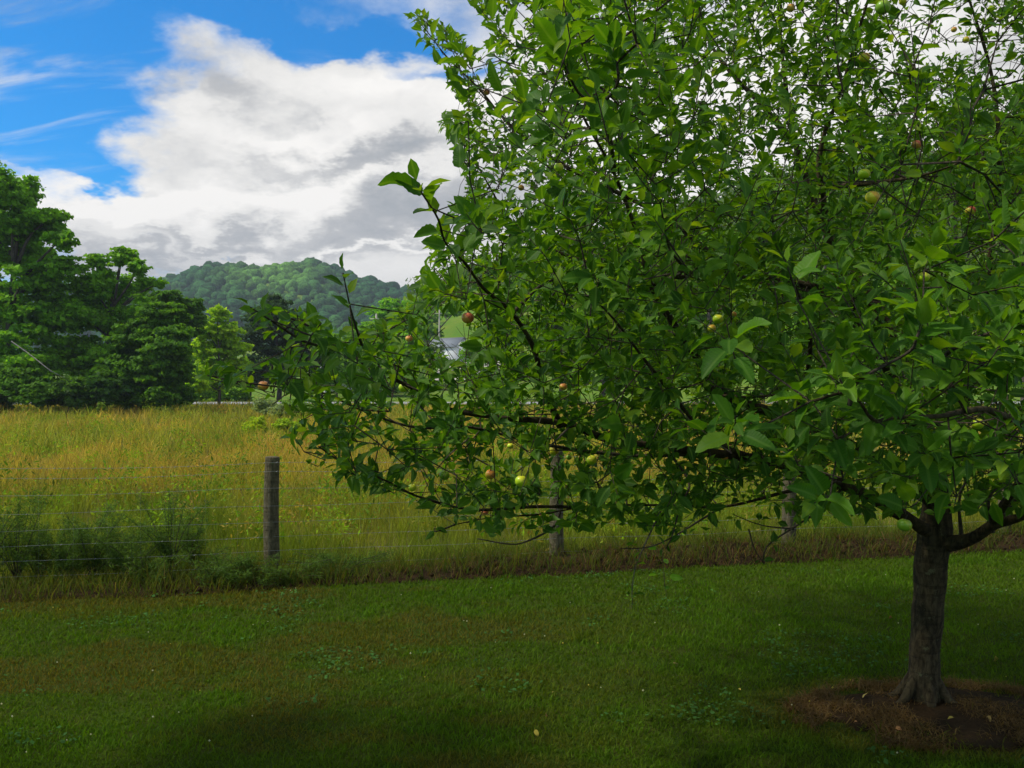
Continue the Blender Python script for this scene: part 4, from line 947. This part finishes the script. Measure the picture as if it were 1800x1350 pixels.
for k in tipinfo:
    p_ = NPt[k]; o_ = nrm(p_ - CEN); d = nrm(ND[k] * 0.55 + o_ * 0.45 + np.array([0, 0, 0.65]) + R.normal(0, .28, 3))
    shoot(p_, d, random.uniform(.07, .20), random.choice([9, 10, 11, 12, 13]), random.uniform(.062, .082) if p_[1] > 3 else random.uniform(.060, .076))
# mid-twig spurs
for k in idx[R.random(len(idx)) < np.where((NPt[idx, 2] < 2.4) | (NPt[idx, 1] > 5.2) | (NPt[idx, 2] > 3.4), 0.72, 0.32)]:
    d = nrm(ND[k] * .2 + R.normal(0, .6, 3) + [0, 0, .6]); shoot(NPt[k], d, .035, random.choice([3, 4, 5]), random.uniform(.050, .068))
NPRUNE = len(LB); NSP = len(SP0)
# long shoots on the ends of named limbs
for pts, n, leaf in [(limb_paths[0][-14:], 10, .066), (limb_paths[1][-22:], 13, .098), (limb_paths[26][-18:], 12, .078), (limb_paths[27][-15:], 9, .066), (limb_paths[11][-14:], 8, .062), (limb_paths[23][-14:], 12, .092), (limb_paths[24][-9:], 9, .095),
                     (limb_paths[16][-16:], 11, .09), (limb_paths[15][-22:], 14, .090), (limb_paths[17][-18:], 14, .092), (limb_paths[22][-12:], 11, .09), (limb_paths[12][-14:], 14, .075), (limb_paths[13][-10:], 12, .07), (limb_paths[25][-12:], 11, .10), (limb_paths[28][-12:], 11, .09), (limb_paths[10][-14:], 11, .068), (limb_paths[29][-12:], 10, .085)]:
    for i in range(n):
        u = i / (n - 1); x_ = u * (len(pts) - 1); j = min(int(x_), len(pts) - 2); p_ = pts[j] + (pts[j + 1] - pts[j]) * (x_ - j); d = nrm(pts[j + 1] - pts[j])
        side = nrm(np.cross(d, [0.2, -0.9, 0.3])); oth = np.cross(d, side); a = i * 2.4; rd = side * math.cos(a) + oth * math.sin(a)
        tilt = 1.0 - 0.65 * u ** 2; ld = nrm(d * math.cos(tilt) + rd * math.sin(tilt) + np.array([0, 0, 0.12])); nn_ = nrm(d * 0.6 + np.array([0, -0.25, 0.55]) + R.normal(0, .2, 3)); nn_ = nrm(nn_ - ld * (nn_ @ ld))
        LB.append(p_); LD.append(ld); LN.append(nn_); LL.append(leaf * random.uniform(.75, 1.1))
# hand-set large near leaves and rosettes
for (px, py, d_, n, leaf, L) in [(1622, 562, 1.9, 6, .09, .03), (1168, 402, 2.6, 6, .10, .03), (990, 112, 2.1, 5, .09, .03), (1085, 112, 2.2, 5, .11, .04), (1700, 700, 2.2, 6, .10, .10), (1770, 690, 2.1, 6, .105, .08), (1500, 690, 2.0, 5, .085, .06), (1420, 705, 2.0, 3, .085, .02), (1815, 545, 2.2, 6, .09, .05),
                             (742, 342, 2.4, 3, .10, .03), (1180, 170, 2.6, 3, .10, .03), (1690, 285, 3.0, 6, .10, .05), (1640, 640, 2.15, 6, .095, .07), (1560, 640, 2.1, 4, .085, .04), (1750, 620, 2.2, 6, .10, .09)]:
    shoot(P(px, py, d_), nrm(np.array([-.15, -.1, 1.0]) + R.normal(0, .15, 3)), L, n, leaf, .95)
for pts, c_ in [(bare_paths[0], [(-1, 3), (-6, 2), (-10, 2)]), (bare_paths[2], [(-2, 2), (-8, 3), (-14, 3)]), (bare_paths[3], [(-2, 3), (-7, 3)]), (bare_paths[7], [(-2, 3)]), (bare_paths[10], [(-2, 3), (-6, 2)]), (bare_paths[8], [(-1, 3), (-9, 2)])]:
    for (i, n) in c_: shoot(pts[i], nrm(R.normal(size=3) + [0, 0, -.6]), .04, n, .062)
# ------- apples
APPLES = [ # px,py,r_px, colour kind, label
 (463, 678, 9.5, 'orange', 'orange blushed apple hanging alone on the outermost twig above the road'),
 (710, 681, 9.5, 'lime', 'yellow green apple where the long limb first shows bare'),
 (822, 559, 11, 'red', 'red orange apple just right of the golden hillside patch'),
 (719, 595, 6.5, 'orange', 'small peach coloured apple half hidden above the long limb'),
 (862, 834, 9, 'orange', 'orange apple beside the bright green one low in the crown'),
 (916, 846, 11, 'lime', 'bright lime green apple lowest and most exposed over the meadow'),
 (1040, 809, 9, 'lime', 'round lime apple above the second fence post'),
 (1055, 847, 5.5, 'yellow', 'tiny yellow and red apple under the round lime one'),
 (974, 792, 8.5, 'yellow', 'mottled yellow apple up and right of the lowest lime one'),
 (897, 784, 5.5, 'lime', 'small green apple tucked above the orange apple'),
 (1000, 804, 5, 'green', 'tiny green apple between two larger ones over the second post'),
 (852, 900, 7, 'red', 'dull red apple on the lowest twig edge'),
 (725, 857, 7, 'lime', 'yellow green apple near the low outer twig over the fence'),
 (781, 836, 9, 'green', 'shaded green apple behind leaves over the wires'),
 (1273, 801, 8.5, 'orange', 'orange apple by itself where the big limb darkens'),
 (1590, 923, 12.5, 'green', 'green apple hanging right beside the trunk fork'),
 (1534, 347, 12.5, 'yellow', 'clear yellow apple, brightest in the upper crown'),
 (1556, 376, 12, 'green', 'shaded green apple just under the clear yellow one'),
 (1519, 306, 10.5, 'lime', 'lime apple just above the clear yellow one'),
 (1553, 329, 10.5, 'green', 'round green apple touching the clear yellow one'),
 (1611, 254, 8.5, 'red', 'red apple high in the crown beyond the central stem'),
 (1706, 370, 9, 'redyellow', 'apple half red half yellow towards the picture edge'),
 (1520, 101, 9.5, 'yellow', 'yellow green apple beside the dark leading stem near the sky'),
 (1552, 13, 13, 'green', 'large green apple at the very top of the picture'),
 (1390, 14, 7.5, 'orange', 'orange apple at the top edge left of the leading stem'),
 (1587, 3, 6.5, 'yellow', 'small yellow apple cut by the top edge'),
 (1281, 26, 7.5, 'green', 'green apple near the top edge above the forked stem'),
 (1282, 86, 6.5, 'green', 'small dark green apple below another by the forked stem'),
 (1170, 230, 8.5, 'green', 'green apple beside the dark stem at mid crown near the sky'),
 (1624, 487, 10.5, 'lime', 'shaded green yellow apple over the big near leaf rosette'),
 (1416, 500, 6.5, 'yellow', 'small yellow apple alone in the dark middle of the crown'),
 (1262, 561, 9.5, 'lime', 'oval yellow green apple in the middle of the crown'),
 (1251, 577, 7.5, 'yellow', 'flat yellow apple just beneath the oval one'),
 (1290, 552, 5, 'orange', 'tiny orange apple beside the oval one'),
 (1376, 385, 8.5, 'green', 'dark green apple hidden left of the leading stem'),
 (982, 294, 8.5, 'lime', 'lime apple among backlit leaves on the sky side'),
 (916, 330, 5.5, 'orange', 'little orange apple near bright sky gaps'),
 (855, 162, 6, 'red', 'little red apple on the highest outer branch against cloud'),
 (1719, 745, 10.5, 'lime', 'lime apple under the large near leaves above the trunk'),
 (990, 680, 7, 'orange', 'small orange apple behind leaves above the limb junction'),
 (1698, 70, 6, 'yellow', 'small yellow apple against the white sky near the corner'),
 (1677, 52, 5, 'orange', 'tiny orange apple against the white sky by the corner'),
]
def apple_mat(name, base, blush, amt):
    m, t = new_mat(name); tcn = t.n('ShaderNodeTexCoord').outputs['Object']; nz = t.noise(tcn, 18, 3, .5)
    s = t.n('ShaderNodeSeparateXYZ'); t.l(tcn, s.inputs[0])
    g = t.smooth(t.m('ADD', t.m('MULTIPLY', t.m('ADD', s.outputs[0], s.outputs[2]), 16.0), nz), 0.75 - amt, 1.25 - amt)
    c = t.mix(g, C4(base), C4(blush)); sp = t.smooth(t.noise(tcn, 260, 2, .5), .63, .70)
    c = t.mix(t.m('MULTIPLY', sp, .45), c, (0.35, .30, .12, 1)); br = t.smooth(t.noise(tcn, 55, 3, .6), .64, .72)
    c = t.mix(t.m('MULTIPLY', br, .25), c, (0.10, .06, .02, 1))
    b = bsdf(t, c, .34, .45); out(t, b.outputs[0]); return m
AM = {'green': apple_mat('apple_green', (.20, .38, .02), (.30, .42, .03), .3), 'lime': apple_mat('apple_lime', (.52, .74, .02), (.70, .72, .04), .4), 'yellow': apple_mat('apple_yellow', (.72, .66, .03), (.72, .42, .04), .2),
      'orange': apple_mat('apple_orange', (.78, .48, .06), (.80, .30, .06), .7), 'red': apple_mat('apple_red', (.66, .32, .07), (.62, .14, .06), .8), 'redyellow': apple_mat('apple_red_yellow', (.66, .56, .05), (.58, .09, .05), .45)}
def apple_mesh(mat):
    ns, na = 16, 24; V = []
    for i in range(ns + 1):
        th = math.pi * i / ns; r = math.sin(th) * (1 + .05 * math.cos(th)); z = math.cos(th) * .90
        z -= .26 * math.exp(-(r / .24) ** 2) * (1 if z > 0 else -.55)
        for k in range(na):
            a = 2 * math.pi * k / na; q_ = 1 + .018 * math.cos(5 * a) * (1.4 if z < 0 else .6); V.append([r * q_ * math.cos(a), r * q_ * math.sin(a), z])
    Q = [[i * na + k, (i + 1) * na + k, (i + 1) * na + (k + 1) % na, i * na + (k + 1) % na] for i in range(ns) for k in range(na)]
    return mesh_np('apple', np.array(V), [Q], None, None, True, mat)
AMESH = {}
ap_rad, ap_pos = [], []
allnodes = np.vstack([NPt]); 
stalkmb = MB(); V_, Q_, T_ = tube([[0, 0, .62], [.03, .02, .95], [.12, .03, 1.5]], [.06, .05, .07], 6); stalk_me = mesh_np('stalk', V_, [Q_, T_], None, None, True, M_twig)
cal = MB()
for a in range(5): cal.tube([[0.03 * math.cos(a * 1.257), .03 * math.sin(a * 1.257), -.72], [.12 * math.cos(a * 1.257), .12 * math.sin(a * 1.257), -.93]], [.05, .012], 4)
cal_me = cal.mesh('calyx', M_calyx)
for (px, py, r, kd, lab) in APPLES:
    d_ = 38.0 / r; rr = 0
    cand_ = []
    for dt in np.linspace(2.6, 6.3, 38):                       # depth where a twig passes just above
        p_ = P(px, py, dt); rad_m = r * dt / F
        if not (.0165 < rad_m < .030): continue
        q_ = p_ + [0, 0, rad_m + .02]; dist = np.sqrt(((allnodes - q_) ** 2).sum(1).min()); cand_.append((dist + .12 * abs(dt - d_), dt))
    dt = min(cand_)[1] if cand_ else min(6, max(2.6, d_))
    p_ = P(px, py, dt); rad_m = r * dt / F; top = p_ + [rad_m * .12, rad_m * .03, rad_m * 1.5]
    j = int(np.argmin(((allnodes - top) ** 2).sum(1))); L = np.linalg.norm(allnodes[j] - top)
    SP0.append(allnodes[j]); mid = (allnodes[j] + top) / 2 + [0, 0, .02 * min(1, L / .1)]; SP1.append(mid); SR.append(.0026); SP0.append(mid); SP1.append(top); SR.append(.0020)
    if kd not in AMESH: AMESH[kd] = apple_mesh(AM[kd])
    o = link('apple', AMESH[kd], None, lab, 'apple', 'apples on the tree', None, p_)
    o.scale = (rad_m, rad_m, rad_m * random.uniform(.93, 1.05)); o.rotation_euler = (random.gauss(0, .16), random.gauss(0, .16), 0)
    link('stalk', stalk_me, o); link('calyx', cal_me, o)
    ap_pos.append(p_); ap_rad.append(r)
    if random.random() < .8: shoot(top, nrm(R.normal(0, .5, 3) + [0, .6, .8]), .03, 3, .06)
SP0, SP1, SR = np.array(SP0), np.array(SP1), np.array(SR)
kp = inpoly(proj(SP1)) | (np.arange(len(SP0)) >= NSP); SP0, SP1, SR = SP0[kp], SP1[kp], SR[kp]
V2, Q2 = frusta(SP0, SP1, SR, SR * .85)
link('twigs', mesh_np('twigs', np.vstack([V1, V2]) - tb, [np.vstack([Q1, Q2 + len(V1)])], None, None, True, M_twig), AT, kind='stuff')

LB, LD, LN, LL = np.array(LB), np.array(LD), np.array(LN), np.array(LL)
ctr = LB + LD * (LL * .6)[:, None]; q = proj(ctr); ok = np.ones(len(LB), bool)
for (a, b, rx, ry) in [(797, 590, 30, 40), (607, 633, 13, 11), (572, 634, 6, 5)]: ok &= ~((((q[:, 0] - a) / rx) ** 2 + ((q[:, 1] - b) / ry) ** 2 < 1))
for p_, r in zip(ap_pos, ap_rad):
    a, b = proj(p_)[0]; hl = LL / np.maximum(ctr[:, 1], .5) * F * .36
    ok &= ~(((q[:, 0] - a) ** 2 + (q[:, 1] - b) ** 2 < (r * .75 + hl) ** 2) & (ctr[:, 1] < p_[1] + .06))
ok &= ctr[:, 1] > 1.55
in_ = np.zeros(len(q), bool)
for ox, oy in ((0, 0), (7, 5), (-7, -5)): in_ |= inpoly(q + [ox, oy])
ok &= in_ | (np.arange(len(q)) >= NPRUNE)
ok &= (R.random(len(q)) < keep_prob(q) * 0.8 + 0.2) | (np.arange(len(q)) >= NPRUNE)
LB, LD, LN, LL, ctr, q = LB[ok], LD[ok], LN[ok], LL[ok], ctr[ok], q[ok]
print('leaves', len(LB))

def leaf_variant(seed, stations, serr, petiole=True):
    rg = random.Random(seed); fold = rg.uniform(.15, .75); curl = rg.uniform(.05, .50); wid = rg.uniform(.20, .275); twist = rg.uniform(-.35, .35); wave = rg.uniform(0, .05); bend = rg.uniform(-.06, .06)
    V, UV, Q, T = [], [], [], []
    pet = 0.20
    V += [[0, -.008, 0], [0, .008, 0]]; UV += [(.5, 0), (.5, 0)]
    rows = []
    for i in range(stations):
        u = i / (stations - 1)
        x = pet + (1 - pet) * u; w = wid * (math.sin(math.pi * u ** 0.78) ** 0.62) * (1 - .15 * u) if 0 < u < 1 else (.008 if u == 0 else 0)
        if serr and 0 < u < 1: w *= 1 + (.07 if i % 2 else -.05)
        z = -curl * x * x + .10 * x; tw = twist * u; yo = bend * math.sin(u * 3.14)
        zl = fold * w + wave * math.sin(u * 11) ; zr = fold * w + wave * math.sin(u * 9 + 2)
        rows.append(len(V)); V += [[x, yo + w * math.cos(tw), z + zl + w * math.sin(tw)], [x, yo, z], [x, yo - w * math.cos(tw), z + zr - w * math.sin(tw)]]; UV += [(.5 + w, u), (.5, u), (.5 - w, u)]
    Q.append([0, 1, rows[0], rows[0] + 2]) if False else None
    if petiole: Q.append([0, rows[0] + 2, rows[0], 1])
    for a, b in zip(rows[:-1], rows[1:]):
        if b == rows[-1]: T += [[a, a + 1, b + 1], [a + 1, a + 2, b + 1]][::1]
        else: Q += [[a, a + 1, b + 1, b], [a + 1, a + 2, b + 2, b + 1]]
    V = np.array(V); Q = np.array(Q); T = np.array(T)
    return V, np.array(UV), Q, T
NV = 10
HI = [leaf_variant(i, 12, True) for i in range(NV)]; LO = [leaf_variant(i, 4, False, False) for i in range(NV)] + [leaf_variant(i, 3, False, False) for i in range(NV)]
HM = [mesh_np('leaf', v, [Q, T], None, uv, True, M_leafobj) for (v, uv, Q, T) in HI]
side = np.cross(LN, LD); M3 = np.stack([LD, side, LN], 2)           # columns
size_px = LL / np.maximum(ctr[:, 1], .3) * F
inf = (q[:, 0] > 0) & (q[:, 0] < 1800) & (q[:, 1] > 0) & (q[:, 1] < 1350)
order = np.argsort(-size_px * inf); big = order[:300]; isb = np.zeros(len(LB), bool); isb[big] = True
for i in big:
    o = bpy.data.objects.new('leaf', HM[random.randrange(NV)]); COL.objects.link(o); o.parent = AT
    mt = Matrix([[*(M3[i, r_] * LL[i] * (1, random.uniform(.9, 1.15), 1)), LB[i, r_] - tb[r_]] for r_ in range(3)] + [[0, 0, 0, 1]]); o.matrix_basis = mt
rest = np.where(~isb)[0]; var = R.integers(0, NV, len(rest)) + NV * (ctr[rest, 1] > 4.9); Vs, Us, Qs, Ts, Cs, n_ = [], [], [], [], [], 0
for v in range(2 * NV):
    k = rest[var == v]; lv, uv, Q, T = LO[v]; m_ = len(lv)
    V = np.einsum('nij,kj->nki', M3[k], lv) * LL[k][:, None, None] + LB[k][:, None]
    rr = R.random(len(k)); base = np.stack([np.interp(rr, [0, .5, .85, 1], [.030, .054, .096, .18]), np.interp(rr, [0, .5, .85, 1], [.090, .150, .21, .28]), np.interp(rr, [0, .5, .85, 1], [.006, .007, .008, .012])], 1)
    Vs.append(V.reshape(-1, 3)); Us.append(np.tile(uv, (len(k), 1))); Cs.append(np.repeat(base, m_, 0))
    of = (np.arange(len(k)) * m_)[:, None, None] + n_
    Qs.append((Q[None] + of).reshape(-1, 4)); Ts.append((T[None] + of).reshape(-1, 3)); n_ += len(k) * m_
link('foliage', mesh_np('foliage', np.vstack(Vs) - tb, [np.vstack(Qs), np.vstack(Ts)], np.vstack(Cs), np.vstack(Us), True, M_leafmass), AT, kind='stuff')

# ------------------------------------------------------------------ fallen leaves and small plants on the lawn
m, t = new_mat('fallen_leaf_yellow'); c = t.ramp(t.n('ShaderNodeObjectInfo').outputs['Random'], [(0, (.42, .33, .04)), (.5, (.30, .20, .05)), (1, (.45, .20, .05))])
out(t, bsdf(t, c, .6, .3).outputs[0]); M_fallen = m
FM = [mesh_np('fallen_leaf', HI[i][0], [HI[i][2], HI[i][3]], None, HI[i][1], True, M_fallen) for i in range(3)]
for (px, py, s_, lab) in [(969, 1231, .05, 'yellow leaf fallen on the dark lawn, upper of a scattered three'), (958, 1271, .045, 'dull yellow fallen leaf, middle of a scattered three on dark lawn'), (939, 1292, .05, 'bright yellow fallen leaf, lowest of a scattered three on dark lawn'),
                      (1528, 1237, .06, 'pale fallen leaf on dead grass beside the trunk'), (1571, 1296, .06, 'orange fallen leaf in front of the apple trunk'), (1736, 1275, .05, 'orange fallen leaf beyond the trunk toward the corner'), (1752, 1165, .07, 'pale upturned fallen leaf on lawn past the trunk'),
                      (1678, 1279, .045, 'small yellow fallen leaf at the foot of the trunk'), (1508, 1283, .04, 'small yellow fallen leaf at the soil ring edge'), (1568, 1094, .06, 'pale fallen leaf on lawn this side of the fence near the trunk'), (1183, 1179, .05, 'pale fallen leaf alone in mid lawn'), (1298, 1225, .035, 'tiny yellow fallen leaf short of the soil ring')]:
    d_ = 2 * F / (py - 675); p_ = P(px, py, d_); p_[2] = float(lawn_z(p_[0], p_[1])) + .045
    o = link('fallen_leaf', random.choice(FM), None, lab, 'leaf', 'fallen leaves on the lawn', None, p_); o.scale = (s_, s_, s_); o.rotation_euler = (random.gauss(0, .4) + (.5 if s_ > .055 else 0), random.gauss(0, .3), random.random() * 6.28)
mb = MB(); b = P(1110, 1075, 7.9); b[2] = 0
mb.tube(catmull([b * 0, [.01, 0, .1], [0.0, .02, .22]], 4), np.linspace(.004, .002, 9), 4)
r_ = root('seedling', b, 'spindly dark seedling standing alone in the lawn under the hanging twig', 'plant'); link('stem', mb.mesh('stem', M_twig), r_)
for i in range(14):
    o = link('leaf', HM[i % NV], r_, loc=(random.gauss(0, .02), random.gauss(0, .02), .03 + .012 * i)); o.scale = (.04,) * 3; o.rotation_euler = (random.gauss(0, .4), random.gauss(-.4, .4), i * 2.4)
b = P(1172, 1050, 8.3); b[2] = 0
r_ = root('sapling', b, 'thin sapling with a few bright round leaves near the fence', 'plant'); mb = MB(); mb.tube(catmull([[0, 0, 0], [-.02, 0, .14], [-.03, 0, .30], [-.05, 0, .46]], 4), np.linspace(.005, .002, 13), 4); link('stem', mb.mesh('stem', M_twig), r_)
for (x_, z_, s_, a) in [(.02, .20, .15, -.2), (-.06, .22, .09, 3.0), (-.03, .34, .11, .6), (-.06, .46, .10, 2.5), (-.02, .10, .07, 0)]:
    o = link('leaf', HM[3], r_, loc=(x_ - .02, 0, z_)); o.scale = (s_,) * 3; o.rotation_euler = (1.0, 0, a)

# ------------------------------------------------------------------ haze
m, t = new_mat('haze_air'); pv = t.n('ShaderNodeVolumePrincipled'); pv.inputs['Color'].default_value = (0.80, 0.88, 1.0, 1); pv.inputs['Density'].default_value = 0.00027; pv.inputs['Anisotropy'].default_value = 0.2
out(t, None, pv.outputs[0])
mb = MB(); mb.box((0, 515, 72), (2250, 1240, 160)); o = link('haze', mb.mesh('haze', m), kind='stuff')
